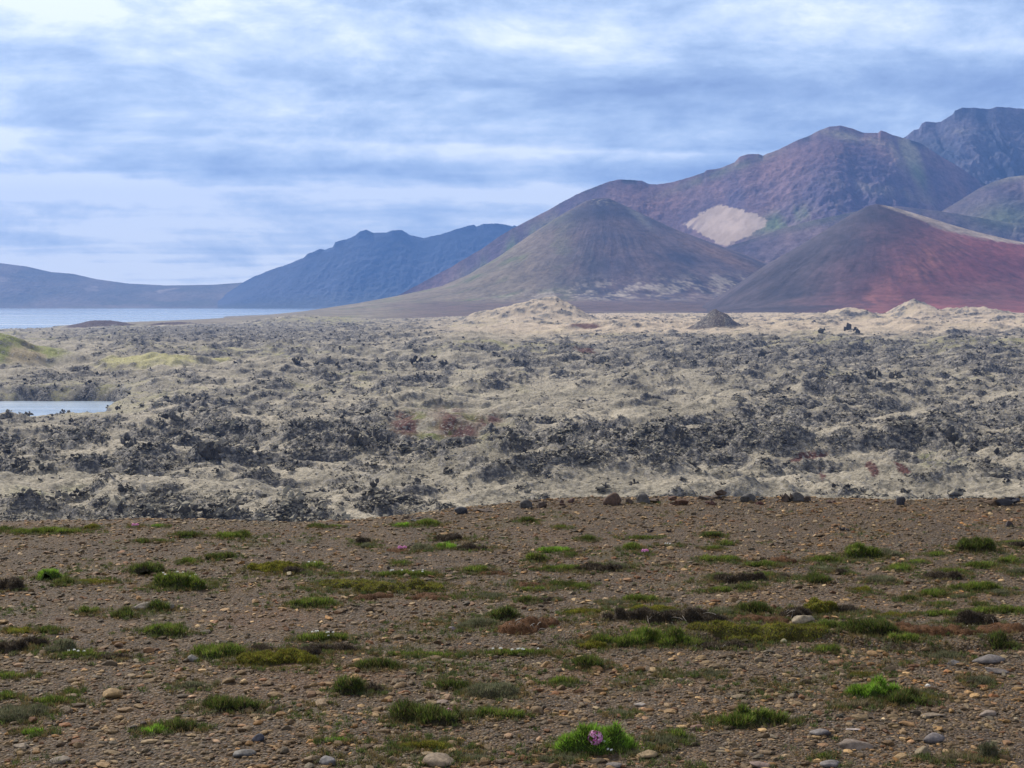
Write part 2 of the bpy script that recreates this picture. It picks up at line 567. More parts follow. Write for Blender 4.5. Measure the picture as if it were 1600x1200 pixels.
def col_spur(x, y, z, px, py, t, rl):
    n = fbm(x, y, 300, 5, 241); n2 = streak(x, y, 60, 7)
    c = lerp((0.090, 0.072, 0.105), (0.20, 0.140, 0.150), sstep(-0.4, 0.5, n + 0.3 * n2))
    gr = blob(px, py, 1570, 340, 60, 24) + 0.2 * sstep(0.07, 0.0, t) + 0.5 * blob(px, py, 1270, 348, 60, 8, -0.25)
    c = lerp(c, (0.09, 0.12, 0.06), np.clip(gr, 0, 1) * 0.8)
    pale = sstep(0.05, 0.0, t) * sstep(1520, 1590, px)
    return lerp(c, (0.33, 0.30, 0.22), pale * 0.6)


ridge_hill('side_spur', [(1060, 420), (1110, 395), (1137, 385), (1180, 372), (1220, 358), (1262, 346), (1300, 338), (1345, 329), (1400, 322), (1470, 330), (1560, 345), (1700, 370)],
           5300, -28, 0.62, 0.5, col_spur, 'low purple spur between the scree patch and the red cone', gully=0.06, glam=120, rows=170, seed=31, conc=1.1)
ridge_hill('shoulder_hill', [(1380, 400), (1430, 352), (1470, 331), (1500, 313), (1530, 294), (1552, 284), (1575, 277), (1600, 274), (1650, 270), (1750, 285), (1850, 330)],
           5600, -28, 0.6, 0.5, col_spur, 'rounded purple and green shoulder at the right edge', gully=0.06, glam=140, rows=200, seed=33, conc=1.1)


def cone(name, apex, Y, left, right, front, colour, label, rmax, nr=330, na=760, seed=3, rill=0.05, rpow=3.0, flat=16):
    cx, cz = [float(q) for q in (at(apex[0], apex[1], Y)[0], at(apex[0], apex[1], Y)[2])]
    def prof(sil):
        s = np.array([apex] + sil, float)
        X, _, Z = at(s[:, 0], s[:, 1], Y)
        return np.abs(X - cx), Z
    rl_, zl_ = prof(left); rr_, zr_ = prof(right)
    rf_, zf_ = np.array(front, float).T; zf_ = zf_.copy(); zf_[0] = cz
    r = rmax * np.linspace(0, 1, nr) ** 1.25
    th = np.linspace(0, 2 * PI, na)
    R, T = np.meshgrid(r, th, indexing='ij')
    x = cx + R * np.cos(T); y = Y + R * np.sin(T)
    wr = np.clip(np.cos(T), 0, 1) ** rpow; wl = np.clip(-np.cos(T), 0, 1) ** rpow
    z = np.interp(R, rl_, zl_) * wl + np.interp(R, rr_, zr_) * wr + np.interp(R, rf_, zf_) * (1 - wl - wr)
    env = sstep(70, 380, R) * sstep(-45, 60, z) * (1 - np.clip(np.abs(np.cos(T)) ** 30, 0, 1) * 0.8)
    q = T * 9 + fbm(x, y, 260, 3, seed) * 0.9
    rills = (np.abs(gn(q, R * 0.004, seed + 4)) - 0.3) + 0.5 * (np.abs(gn(q * 2.7, R * 0.006, seed + 6)) - 0.3)
    z = z - env * rills * rill * 345 + env * fbm(x, y, 300, 4, seed + 11) * 9
    z = z - 0.3 * flat * 0.2 * np.exp(-(R / flat) ** 2)
    ppx, ppy = proj(x, y, z)
    c = colour(x, y, z, ppx, ppy, R, T, rills)
    V = np.stack([x, y, z], -1).reshape(-1, 3)
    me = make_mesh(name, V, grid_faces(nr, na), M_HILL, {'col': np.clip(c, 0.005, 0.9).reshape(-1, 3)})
    return tag(add_obj(name, me), label, None, None, 'structure')


def col_cone(x, y, z, px, py, R, T, rills):
    n = fbm(x, y, 160, 5, 341); n2 = gn(T * 14 + n, R * 0.003, 5) + 0.5 * gn(T * 34, R * 0.005, 8)
    n2 = n2 * sstep(60, 420, R)
    c = lerp((0.034, 0.036, 0.066), (0.135, 0.098, 0.108), sstep(-0.6, 0.6, n + 0.4 * n2))
    lf = sstep(960, 780, px - (py - 400) * 0.25)
    c = lerp(c, (0.20, 0.165, 0.105), lf * 0.7)
    c = lerp(c, (0.10, 0.13, 0.05), lf * sstep(0.0, 0.5, fbm(x, y, 110, 4, 51)) * 0.7)
    rr = blob(px, py, 1130, 400, 60, 10, 0.42)
    c = lerp(c, (0.18, 0.11, 0.09), np.clip(rr * 1.2, 0, 1) * 0.8)
    # pale ash washed down to the foot of the cone
    foot = blob(px, py, 1010, 452, 110, 16) + blob(px, py, 1130, 445, 60, 15) + 0.8 * blob(px, py, 870, 462, 90, 8)
    w = sstep(-0.15, 0.45, 0.9 * fbm(T * 700, R * 0.9, 16, 4, 71, 0.7) + 0.9 * fbm(x, y, 60, 3, 73))
    c = lerp(c, (0.44, 0.38, 0.31), np.clip(foot * 1.2, 0, 1) * w * 0.7)
    tail = sstep(700, 560, px)
    c = lerp(c, (0.22, 0.19, 0.14), tail * 0.8 * sstep(-0.4, 0.4, fbm(x, y * 3, 200, 3, 72)))
    c = lerp(c, (0.10, 0.065, 0.06), sstep(10, -12, z) * (1 - tail) * 0.8)
    top = sstep(90, 10, R) * sstep(0.0, 0.4, fbm(x, y, 14, 3, 9)) + 0.8 * blob(px, py, 1000, 340, 26, 5, 0.75)
    return lerp(c, (0.30, 0.28, 0.24), np.clip(top, 0, 1) * 0.6)


cone('ash_cone', (940, 309), 4800,
     [(928, 311), (915, 314), (880, 334), (830, 366), (780, 401), (730, 431), (690, 448), (640, 459), (560, 474), (480, 486), (400, 494), (300, 500), (100, 506)],
     [(952, 310), (965, 316), (1000, 333), (1060, 361), (1120, 384), (1170, 402), (1195, 412), (1250, 442), (1290, 465), (1400, 482), (1900, 486)],
     [(0, 347), (60, 318), (520, 62), (620, 20), (720, 0), (1000, -18), (1500, -34), (2500, -70)], col_cone,
     'grey brown volcanic ash cone with a pale streaked foot in the centre', 2000, seed=3, rill=0.014)


def col_red(x, y, z, px, py, R, T, rills):
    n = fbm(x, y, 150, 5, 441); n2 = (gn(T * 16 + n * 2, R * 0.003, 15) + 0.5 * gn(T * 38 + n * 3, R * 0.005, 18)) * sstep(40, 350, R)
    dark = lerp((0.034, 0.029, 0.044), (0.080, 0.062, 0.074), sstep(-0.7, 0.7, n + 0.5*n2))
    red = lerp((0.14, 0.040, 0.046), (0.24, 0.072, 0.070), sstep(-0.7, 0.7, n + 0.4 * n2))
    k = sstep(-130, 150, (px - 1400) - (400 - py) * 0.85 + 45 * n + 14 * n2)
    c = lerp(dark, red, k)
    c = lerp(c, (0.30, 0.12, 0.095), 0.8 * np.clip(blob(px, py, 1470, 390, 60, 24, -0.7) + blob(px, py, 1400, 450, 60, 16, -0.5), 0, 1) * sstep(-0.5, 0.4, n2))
    c = lerp(c, (0.10, 0.055, 0.058), 0.6 * np.clip(blob(px, py, 1540, 460, 90, 26), 0, 1))
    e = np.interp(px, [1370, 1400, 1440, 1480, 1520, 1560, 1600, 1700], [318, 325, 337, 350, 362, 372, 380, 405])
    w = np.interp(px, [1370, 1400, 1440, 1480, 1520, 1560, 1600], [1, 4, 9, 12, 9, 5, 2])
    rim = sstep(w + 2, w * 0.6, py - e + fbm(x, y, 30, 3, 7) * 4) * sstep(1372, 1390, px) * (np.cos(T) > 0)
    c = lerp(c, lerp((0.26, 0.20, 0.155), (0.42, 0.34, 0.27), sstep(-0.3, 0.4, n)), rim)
    return c


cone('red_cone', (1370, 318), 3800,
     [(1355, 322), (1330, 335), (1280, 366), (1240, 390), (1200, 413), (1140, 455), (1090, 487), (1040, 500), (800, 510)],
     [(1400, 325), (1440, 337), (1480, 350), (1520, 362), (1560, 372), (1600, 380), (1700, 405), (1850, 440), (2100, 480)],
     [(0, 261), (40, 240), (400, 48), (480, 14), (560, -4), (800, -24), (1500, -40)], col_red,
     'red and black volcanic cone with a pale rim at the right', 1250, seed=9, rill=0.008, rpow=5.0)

# the plain between the lava and the hills
xr = np.linspace(-0.05, 0.62, 420); dd = np.linspace(3300, 9000, 260)
Dg, Ag = np.meshgrid(dd, xr, indexing='ij')
Xg = Ag * Dg
pxa = 800 + Ag * FPX
zg = np.interp(pxa, [500, 640, 760, 1000, 2200], [-75, -48, -27, -24, -22]) + sstep(4500, 9000, Dg) * 8 + fbm(Xg, Dg, 300, 3, 4) * 1.5
zg = zg - 8 * sstep(3500, 3300, Dg)
cg = lerp((0.085, 0.062, 0.062), (0.14, 0.11, 0.095), sstep(-0.4, 0.4, fbm(Xg, Dg, 200, 4, 6)))
tag(add_obj('plain', make_mesh('plain', np.stack([Xg, Dg, zg], -1).reshape(-1, 3), grid_faces(len(dd), len(xr)), M_HILL, {'col': cg.reshape(-1, 3)})),
    'dark flat plain at the foot of the cones', None, None, 'structure')

# ---------------------------------------------------------------- water
def water_sheet(name, x0, x1, y0, y1, z, label):
    me = make_mesh(name, [(x0, y0, z), (x1, y0, z), (x1, y1, z), (x0, y1, z)], [(0, 1, 2, 3)], M_WATER)
    return tag(add_obj(name, me), label, None, None, 'structure')
water_sheet('lake', -26000, 26000, 1500, 40000, -60.0, 'wide pale blue lake below the far hills')
water_sheet('pond', -420, -120, 640, 980, -59.8, 'small pale pond in the lava at the left edge')

# ---------------------------------------------------------------- lava field
LD = [100, 290, 500, 720, 950, 1300, 2000, 2600, 3100, 3400, 4700]
LT = np.array([
    [-40, -41, -47.0, -58.6, -49, -45.5, -50.5, -56.0, -60.3, -63, -90],     # px 0
    [-40, -41.5, -46.5, -55.5, -48, -44.5, -46.0, -49.0, -56, -61, -90],     # px 200
    [-40, -41.5, -46, -49.0, -46, -43.5, -43.0, -44.0, -46, -56, -90],       # px 430
    [-40, -40.5, -44, -46.0, -44, -40.0, -35.0, -30.0, -28, -30, -60],       # px 800
    [-40, -40.0, -44, -45.0, -42, -38.0, -31.0, -26.5, -24, -25, -40],       # px 1200
    [-40, -40.0, -43.5, -44.0, -41, -37.0, -30.0, -25.5, -23, -24, -40]])    # px 1600
LP = [0, 200, 430, 800, 1200, 1600]
MOUNDS = [  # px, py of the top, distance, half width px, half depth m, pointed, tag
    (815, 476, 2300, 100, 120, 0, 's'), (880, 480, 2300, 50, 90, 0, 's'), (1118, 485, 1750, 46, 55, 1, 'd'),
    (1428, 468, 2300, 46, 100, 1, 's'), (1320, 480, 2350, 60, 90, 0, 's'), (1520, 482, 2300, 90, 120, 0, 's'),
    (725, 522, 1400, 95, 75, 0, 's'), (700, 636, 485, 105, 26, 0, 'p'), (1305, 706, 440, 105, 26, 0, 'r'),
    (1270, 618, 700, 170, 60, 0, 's'), (-40, 522, 1060, 150, 80, 0, 'g'), (160, 501, 2950, 62, 150, 0, 'm'), (265, 503, 2900, 52, 130, 0, 'm'),
    (470, 492, 2900, 110, 150, 0, 's'), (950, 640, 610, 150, 45, 0, 's'), (1560, 560, 950, 120, 70, 0, 's'), (230, 574, 1000, 120, 60, 0, 'y'),
    (1000, 500, 1900, 140, 90, 0, 's'), (1250, 515, 1700, 120, 80, 0, 's'), (560, 530, 1500, 90, 70, 0, 's'), (1480, 612, 720, 120, 50, 0, 's'), (330, 575, 1050, 50, 50, 0, 'y')]
ROCKY = [(900, 765, 900, 24, -.45), (150, 790, 200, 16, .3), (850, 610, 200, 14, -.25),  # px, py, rx, ry, weight: where blocks crowd (+) or moss lies bare (-)
    (1150, 560, 330, 26, .55), (1500, 570, 160, 30, .4), (560, 675, 110, 26, .9), (640, 700, 60, 8, .8), (960, 690, 160, 22, .75), (1090, 700, 60, 16, .6),
    (330, 690, 60, 26, .7), (300, 640, 110, 12, .3), (1180, 650, 60, 26, .5), (1290, 650, 120, 25, .5), (1450, 690, 60, 26, .8), (1500, 640, 90, 18, .4),
    (60, 600, 110, 16, .9), (200, 590, 70, 14, .5), (60, 700, 80, 18, .35), (100, 790, 90, 14, .5), (260, 770, 60, 14, .35), (590, 780, 24, 16, .7), (720, 745, 80, 14, .35),
    (430, 525, 260, 24, .75), (250, 520, 200, 14, .6), (1400, 540, 250, 10, .4), (1060, 540, 60, 12, .3), (1300, 735, 80, 26, .1), (1570, 710, 60, 30, .35),
    (760, 525, 80, 12, -.8), (900, 515, 140, 6, -.7), (1300, 495, 400, 8, .15), (850, 615, 150, 10, -.7), (1040, 640, 110, 13, -.8), (760, 640, 90, 8, -.7), (450, 745, 140, 16, -.35),
    (830, 760, 240, 14, -.45), (1180, 760, 130, 16, -.8), (1440, 770, 130, 14, -.7), (1400, 512, 180, 7, -.5), (200, 650, 60, 8, -.6), (700, 660, 85, 24, -1.3),
    (1310, 730, 100, 30, -.45), (1250, 520, 120, 6, -.5), (250, 572, 120, 10, -.5), (20, 550, 80, 18, -.9), (640, 560, 120, 9, -.3), (60, 745, 90, 10, -.2), (1400, 650, 60, 14, -.3)]


def lava_base(x, y):
    a = x / y * FPX + 800
    out = np.zeros(np.shape(a)); ws = np.zeros(np.shape(a))
    for i, p in enumerate(LP):
        zi = np.interp(y, LD, LT[i])
        lo = LP[i - 1] if i else None; hi = LP[i + 1] if i + 1 < len(LP) else None
        w = np.ones(np.shape(a))
        if lo is not None: w = np.where(a < p, np.clip((a - lo) / (p - lo), 0, 1), w)
        if hi is not None: w = np.where(a > p, np.clip((hi - a) / (hi - p), 0, 1), w)
        out = out + w * zi; ws = ws + w
    return out / ws


def lava_roll(x, y):
    wx = 22 * fbm(x, y, 60, 2, 9)
    h = fbm(x, y, 170, 3, 201) * 4.5 + fbm(x + wx, y, 80, 3, 205) * 8.5 * sstep(3500, 1800, y)
    h = h + np.maximum(ridged(x + wx, y, 62, 2, 207), 0) * 5.0 * sstep(3500, 1800, y)
    return h + np.maximum(ridged(x + wx, y * 1.3, 26, 2, 208), 0) * 2.6 * sstep(1800, 900, y) - 4.0


def lava_height(x, y):
    """terrain height, rockiness and mound weights of the lava field"""
    a = x / y * FPX + 800
    z = lava_base(x, y)
    near = sstep(150, 260, y)
    calm = 1 - 0.85 * sstep(260, 200, a) * sstep(600, 690, y) * sstep(960, 900, y)
    far = sstep(4000, 2500, y)
    z = z + near * calm * far * lava_roll(x, y)
    e_ = 2.0 + y * 0.004
    face = (lava_roll(x, y + e_) - lava_roll(x, y - e_)) / (2 * e_) * far * calm
    mk = {}
    for (mx, my, d, hw, hd, pt, tg) in MOUNDS:
        X, _, Z = [float(q) for q in at(mx, my, d)]
        b0 = float(lava_base(np.array(X), np.array(float(d))))
        hwm = hw / FPX * d
        u = np.sqrt(((x - X) / hwm) ** 2 + ((y - d) / hd) ** 2)
        g = np.maximum(1 - u, 0) * 1.0 if pt else np.exp(-u * u * 1.6)
        if pt: g = np.where(u < 1.25, (np.sqrt((1 - u) ** 2 + 0.01) + (1 - u)) / 2.05, 0) * sstep(1.25, 0.95, u)
        tgt = np.maximum(Z - b0, 2.0)
        z = z * (1 - 0.0 * g) + g * tgt
        mk[tg] = np.maximum(mk.get(tg, 0), g)
    # pond basin
    pb = sstep(200, 165, a + 38 * fbm(x, y * .5, 40, 4, 8)) * sstep(728, 756, y) * sstep(885, 858, y + 5 * fbm(x, y, 18, 3, 9))
    z = z * (1 - pb) + pb * -66
    ppx, ppy = proj(x, y, z)
    rk = 0.14 + np.clip(face * 1.8, -0.3, 0.6) + 0.5 * fbm(x, y * 0.8, 70, 4, 211) + 1.5 * fbm(x, y, 18, 4, 215, 0.7)
    for (bx, by, rx, ry, w) in ROCKY:
        rk = rk + (0.7 if w > 0 else 1.0) * w * blob(ppx, ppy, bx, by, rx, ry)
    rk = rk - 0.9 * mk['m'] - 0.8 * mk['d'] * 1.0 - 0.6 * mk['g'] - 0.5 * mk['y'] - 0.5 * mk['p'] + 0.6 * sstep(0.05, 0.5, pb) * (1 - pb)
    rock = sstep(-0.1, 1.25, rk) * near
    r1 = np.maximum(ridged(x, y, 9, 3, 221), 0)
    r2 = np.maximum(ridged(x, y, 22, 3, 225), 0)
    z = z + rock * (r1 * 2.4 + r2 * 2.8 - 1.7) * near * (0.4 + 0.6 * calm) + fbm(x, y, 7, 4, 231, 0.65) * 1.0 * near + np.maximum(ridged(x, y, 3.6, 2, 239), 0) * 0.45 * near * sstep(1500, 700, y) + ridged(x, y * 0.8, 48, 3, 237) * 3.2 * sstep(500, 1100, y) * sstep(3600, 2600, y) * calm + fbm(x, y, 22, 3, 232) * 1.3 * near * calm + (mk['s'] + mk['d']*.5) * (fbm(x, y, 28, 4, 233) * 3.5 + fbm(x, y, 9, 2, 234) * 1.5) * sstep(900, 1300, y) + ridged(x, y, 2.4, 2, 235) * 0.7 * rock * sstep(900, 500, y)
    return z, rock, mk, ppx, ppy


NC, NR_ = 1500, 1650
xr = np.linspace(-0.46, 0.46, NC)
dd = np.exp(np.linspace(math.log(105), math.log(4600), NR_))
Dg, Ag = np.meshgrid(dd, xr, indexing='ij')
Xg = Ag * Dg
zg, rock, mk, ppx, ppy = lava_height(Xg, Dg)
nA = fbm(Xg, Dg, 45, 4, 301); nB = fbm(Xg, Dg, 220, 3, 305); nC = fbm(Xg, Dg, 12, 3, 309)
moss = lerp((0.235, 0.212, 0.165), (0.36, 0.32, 0.25), sstep(-0.4, 0.5, nA + 0.4 * nC))
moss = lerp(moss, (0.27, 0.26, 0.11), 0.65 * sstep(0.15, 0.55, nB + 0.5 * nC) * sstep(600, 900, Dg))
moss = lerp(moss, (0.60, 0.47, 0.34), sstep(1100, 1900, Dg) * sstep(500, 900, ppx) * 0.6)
gx = 1.2 * blob(ppx, ppy, 685, 668, 75, 24) + blob(ppx, ppy, 80, 775, 60, 18) * .5 + blob(ppx, ppy, 1470, 720, 30, 10)
moss = lerp(moss, (0.11, 0.135, 0.028), np.clip(gx * 1.6, 0, 1) * 0.92 * sstep(-0.2, 0.3, nC))
e = 14 * nC
redp = np.clip(1.6 * blob(ppx + e, ppy, 632, 668, 22, 19) + 1.6 * blob(ppx + e, ppy, 712, 668, 34, 20, 0.5) + 1.4 * blob(ppx + e, ppy, 765, 664, 15, 13), 0, 1) * sstep(-0.45, 0.05, fbm(Xg, Dg * .3, 5, 3, 17))
redp = np.maximum(redp, sstep(0.35, 0.6, blob(ppx + e, ppy, 1260, 717, 42, 9, -0.2) * 0.9 + blob(ppx + e, ppy, 1362, 735, 8, 16, -0.4) + blob(ppx + e, ppy, 1408, 738, 22, 5, 0.55) + blob(ppx + e, ppy, 1280, 745, 8, 14) * .7))
redp = np.maximum(redp, sstep(0.4, 0.6, blob(ppx, ppy, 915, 554, 26, 5, 0.2) + 0.8 * blob(ppx, ppy, 915, 512, 36, 5)))
moss = lerp(moss, (0.085, 0.028, 0.027), redp * 0.92)
moss = lerp(moss, (0.045, 0.022, 0.026), sstep(0.25, 0.45, mk['m']))
moss = lerp(moss, (0.058, 0.044, 0.042), sstep(0.04, 0.16, mk['d'] + 0.08 * nC))
moss = lerp(moss, lerp((0.19, 0.21, 0.055), (0.27, 0.22, 0.13), sstep(-0.1, 0.3, fbm(Xg * 1.0 + Dg * 0.2, Dg * 0.25, 26, 3, 5))), sstep(0.15, 0.4, mk['g']))
moss = lerp(moss, (0.38, 0.36, 0.13), sstep(0.3, 0.8, mk['y'] + .4 * nC) * .7)
redp = redp * sstep(-.6, -.3, fbm(Xg, Dg * .4, 4, 3, 18))
rock = rock * (1 - 0.75 * np.maximum(redp, np.clip(gx, 0, 1)))
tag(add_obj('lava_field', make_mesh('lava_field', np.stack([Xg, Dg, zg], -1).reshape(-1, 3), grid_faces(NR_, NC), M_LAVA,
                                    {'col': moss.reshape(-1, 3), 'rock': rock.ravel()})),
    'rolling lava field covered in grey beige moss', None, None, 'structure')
rock = rock * (1 - 0.9 * redp)
LAVA = (dd, xr, zg, rock)


def lava_sample(x, y):
    """bilinear look-up of the lava sheet"""
    fi = (np.log(y) - math.log(105)) / (math.log(4600) - math.log(105)) * (NR_ - 1)
    fj = (x / y + 0.46) / 0.92 * (NC - 1)
    i = np.clip(fi.astype(int), 0, NR_ - 2); j = np.clip(fj.astype(int), 0, NC - 2)
    u = np.clip(fi - i, 0, 1); v = np.clip(fj - j, 0, 1)
    def q(G): return (G[i, j] * (1 - v) + G[i, j + 1] * v) * (1 - u) + (G[i + 1, j] * (1 - v) + G[i + 1, j + 1] * v) * u
    return q(zg), q(rock)


def hull_rock(seed, npts, sq=(1, .8, .75), rough=0.0):
    r = random.Random(seed)
    bm = bmesh.new()
    for _ in range(npts):
        v = Vector((r.gauss(0, 1), r.gauss(0, 1), r.gauss(0, 1))).normalized() * r.uniform(0.55, 1.0)
        bm.verts.new((v.x * sq[0], v.y * sq[1], v.z * sq[2]))
    bmesh.ops.convex_hull(bm, input=bm.verts)
    bmesh.ops.delete(bm, geom=[v for v in bm.verts if not v.link_faces], context='VERTS')
    bmesh.ops.triangulate(bm, faces=bm.faces)
    bm.verts.index_update()
    V = np.array([v.co[:] for v in bm.verts]); F = np.array([[v.index for v in f.verts] for f in bm.faces])
    bm.free()
    return V, F


def rot_z(V, a):
    c, s = math.cos(a), math.sin(a)
    return np.stack([V[:, 0] * c - V[:, 1] * s, V[:, 0] * s + V[:, 1] * c, V[:, 2]], 1)


def jag_rock(seed):
    """a clinkery lava block: a few hulls in one outline"""
    r = random.Random(seed)
    Vs, Fs, off = [], [], 0
    for k in range(r.choice((3, 4, 4))):
        V, F = hull_rock(seed * 7 + k, r.randint(9, 14), (r.uniform(.6, 1), r.uniform(.5, .9), r.uniform(.5, 1.05)))
        V = V * (0.85 if k == 0 else r.uniform(.35, .6)) + np.array([r.uniform(-.8, .8), r.uniform(-.5, .5), r.uniform(-.15, .6)]) * (k > 0)
        Vs.append(V); Fs.append(F + off); off += len(V)
    return np.concatenate(Vs), np.concatenate(Fs)


JAG = [jag_rock(100 + i) for i in range(26)]


def scatter(protos, idx, P, S, A, tone):
    """merge many transformed copies into one vertex/face array. S: (n,3) scales"""
    Vs, Fs, Ts, off = [], [], [], 0
    for k, (V, F) in enumerate(protos):
        m = np.where(idx == k)[0]
        if not len(m): continue
        W_ = V[None] * S[m][:, None, :]
        c, s = np.cos(A[m])[:, None], np.sin(A[m])[:, None]
        X = W_[..., 0] * c - W_[..., 1] * s + P[m, 0][:, None]
        Y = W_[..., 0] * s + W_[..., 1] * c + P[m, 1][:, None]
        Z = W_[..., 2] + P[m, 2][:, None]
        Vs.append(np.stack([X, Y, Z], -1).reshape(-1, 3))
        Fs.append((F[None] + (np.arange(len(m)) * len(V))[:, None, None] + off).reshape(-1, 3))
        t = tone[m]
        Ts.append(np.repeat(t, len(V), axis=0))
        off += len(m) * len(V)
    return np.concatenate(Vs), np.concatenate(Fs), np.concatenate(Ts)


# rubble: thousands of blocks
N = 420000
u = RNG.random(N); d0, d1 = 200.0, 3000.0
yy = 1 / (1 / d0 - u * (1 / d0 - 1 / d1))
xx = (RNG.random(N) * 0.9 - 0.45) * yy
zz_, rk_ = lava_sample(xx, yy)
keep = (RNG.random(N) < np.clip(0.25 + 3 * rk_, 0, 1) * (0.24 + 0.8 * rk_ ** 1.1)) & (zz_ > -60.2) & ~((zz_ < -58) & (yy < 1000))
xx, yy, zz_, rk_ = xx[keep], yy[keep], zz_[keep], rk_[keep]
n = len(xx)
siz = np.exp(RNG.normal(-0.25, 0.70, n)) * (0.48 + yy * 0.0013) * (0.55 + 0.6 * rk_)
siz = np.minimum(siz, 5.5)
S = siz[:, None] * np.stack([RNG.uniform(.8, 1.3, n), RNG.uniform(.7, 1.1, n), RNG.uniform(.45, .95, n)], 1) * 0.5
P = np.stack([xx, yy, zz_ + S[:, 2] * 0.15], 1)
V, F, T = scatter(JAG, RNG.integers(0, len(JAG), n), P, S, RNG.random(n) * 6.28, RNG.random(n))
print('lava rubble', n, len(F))
tag(add_obj('lava_rubble', make_mesh('lava_rubble', V, F, M_LROCK, {'tone': T}, smooth=False)),
    'crowded dark lava rubble strewn over the mossy field', 'lava rubble', None, 'stuff')

# ---------------------------------------------------------------- gravel ground of the foreground
CREST = [(-900, 826), (0, 824), (120, 822), (250, 819), (380, 823), (470, 825), (560, 822), (640, 812), (700, 803), (780, 795), (830, 789), (900, 784),
         (1100, 783), (1250, 784), (1400, 788), (1500, 787), (1600, 785), (2500, 785)]
_cp = np.array(CREST, float)
_ca, _cb = ray(_cp[:, 0], _cp[:, 1])
_cY = -EYE / _cb


def ground_z(x, y):
    x = np.asarray(x, float); y = np.asarray(y, float)
    yc = np.interp(x / np.maximum(y, 0.5), _ca, _cY)
    z = fbm(x, y, 1.8, 3, 401) * 0.022 * sstep(0.0, 2.5, yc - y) + fbm(x, y, 0.45, 3, 405) * 0.008
    # low erosion step on the right
    ln = 6.55 + 0.10 * np.sin(x * 2.1) + 0.07 * np.sin(x * 5.3 + 1)
    k = sstep(0.05, 0.5, x) * sstep(3.4, 2.4, x - 0.35)
    z = z + 0.035 * k * sstep(-0.03, 0.03, y - ln) * sstep(ln + 1.2, ln + 0.2, y)
    t = np.maximum(y - yc, 0)
    z = z - np.where(t < 1.6, 0.15 * t * t, 0.15 * 2.56 + 0.48 * (t - 1.6))
    return np.maximum(z, -46)


xr = np.linspace(-0.8, 0.8, 1500)
dd = np.concatenate([np.exp(np.linspace(math.log(0.9), math.log(13.5), 820)), np.exp(np.linspace(math.log(13.6), math.log(125), 140))])
Dg, Ag = np.meshgrid(dd, xr, indexing='ij')
Xg = Ag * Dg
zf = ground_z(Xg, Dg) + fbm(Xg, Dg, 0.09, 3, 411) * 0.005
n1 = fbm(Xg, Dg, 0.8, 4, 421); n2 = fbm(Xg, Dg, 0.12, 3, 425)
cg = lerp((0.034, 0.023, 0.011), (0.090, 0.060, 0.028), sstep(-0.4, 0.5, n2 + 0.5 * n1))
cg = lerp(cg, (0.085, 0.038, 0.016), 0.6 * sstep(0.1, 0.5, n1))
cg = lerp(cg, (0.055, 0.055, 0.020), 0.7 * sstep(0.1, 0.5, fbm(Xg, Dg, 0.7, 3, 601)))
tag(add_obj('gravel_ground', make_mesh('gravel_ground', np.stack([Xg, Dg, zf], -1).reshape(-1, 3), grid_faces(len(dd), len(xr)), M_GRAVEL,
                                       {'col': cg.reshape(-1, 3)})), 'brown stony ground of the foreground', None, None, 'structure')


def on_ground(px, py):
    """point of the gravel slope seen at a pixel of the photo"""
    a, b = [float(q) for q in ray(px, py)]
    Y = -EYE / b
    for _ in range(4):
        Y = (float(ground_z(a * Y, Y)) - EYE) / b
        Y = min(max(Y, 1.0), float(np.interp(a, _ca, _cY)) + 0.04)
    return a * Y, Y, float(ground_z(a * Y, Y))


# ---------------------------------------------------------------- pebbles
STONE_COL = np.array([(0.155, 0.125, 0.100), (0.200, 0.165, 0.130), (0.115, 0.095, 0.085), (0.170, 0.150, 0.140), (0.085, 0.078, 0.078), (0.30, 0.25, 0.195),
                      (0.215, 0.145, 0.080), (0.145, 0.085, 0.060), (0.215, 0.160, 0.140), (0.30, 0.27, 0.24), (0.13, 0.125, 0.13)]) * np.array([0.86, 0.69, 0.43])
STONE_W = np.array([20, 14, 16, 10, 9, 6, 6, 7, 8, 1.6, 7.0]); STONE_W /= STONE_W.sum()
STONE_NAME = ['brown', 'tan', 'dark brown', 'greyish brown', 'dark grey', 'pale tan', 'ochre', 'rust brown', 'pinkish brown', 'whitish', 'grey']


def pebble(seed, sub):
    bm = bmesh.new()
    bmesh.ops.create_icosphere(bm, subdivisions=sub, radius=1.0)
    r = random.Random(seed)
    o = Vector((r.uniform(-50, 50), r.uniform(-50, 50), r.uniform(-50, 50)))
    cuts = [Vector((r.gauss(0, 1), r.gauss(0, 1), r.gauss(0, .8))).normalized() for _ in range(5)]
    sx, sy, sz = r.uniform(.9, 1.15), r.uniform(.6, .95), r.uniform(.36, .62)
    for v in bm.verts:
        p = v.co.copy()
        for c in cuts:
            d = p.dot(c)
            if d > 0.60: p -= c * (d - 0.60) * 0.92
        p *= 1 + 0.16 * mnoise.noise(p * 1.3 + o) + 0.05 * mnoise.noise(p * 4 + o)
        v.co = (p.x * sx, p.y * sy, p.z * sz)
    bm.verts.index_update()
    V = np.array([v.co[:] for v in bm.verts]); F = np.array([[v.index for v in f.verts] for f in bm.faces]); bm.free()
    return V, F


PEB_HI = [pebble(500 + i, 3) for i in range(20)]
PEB_MD = [pebble(500 + i, 2) for i in range(20)]
PEB_LO = [hull_rock(900 + i, 16, (1, .8, .5)) for i in range(20)]

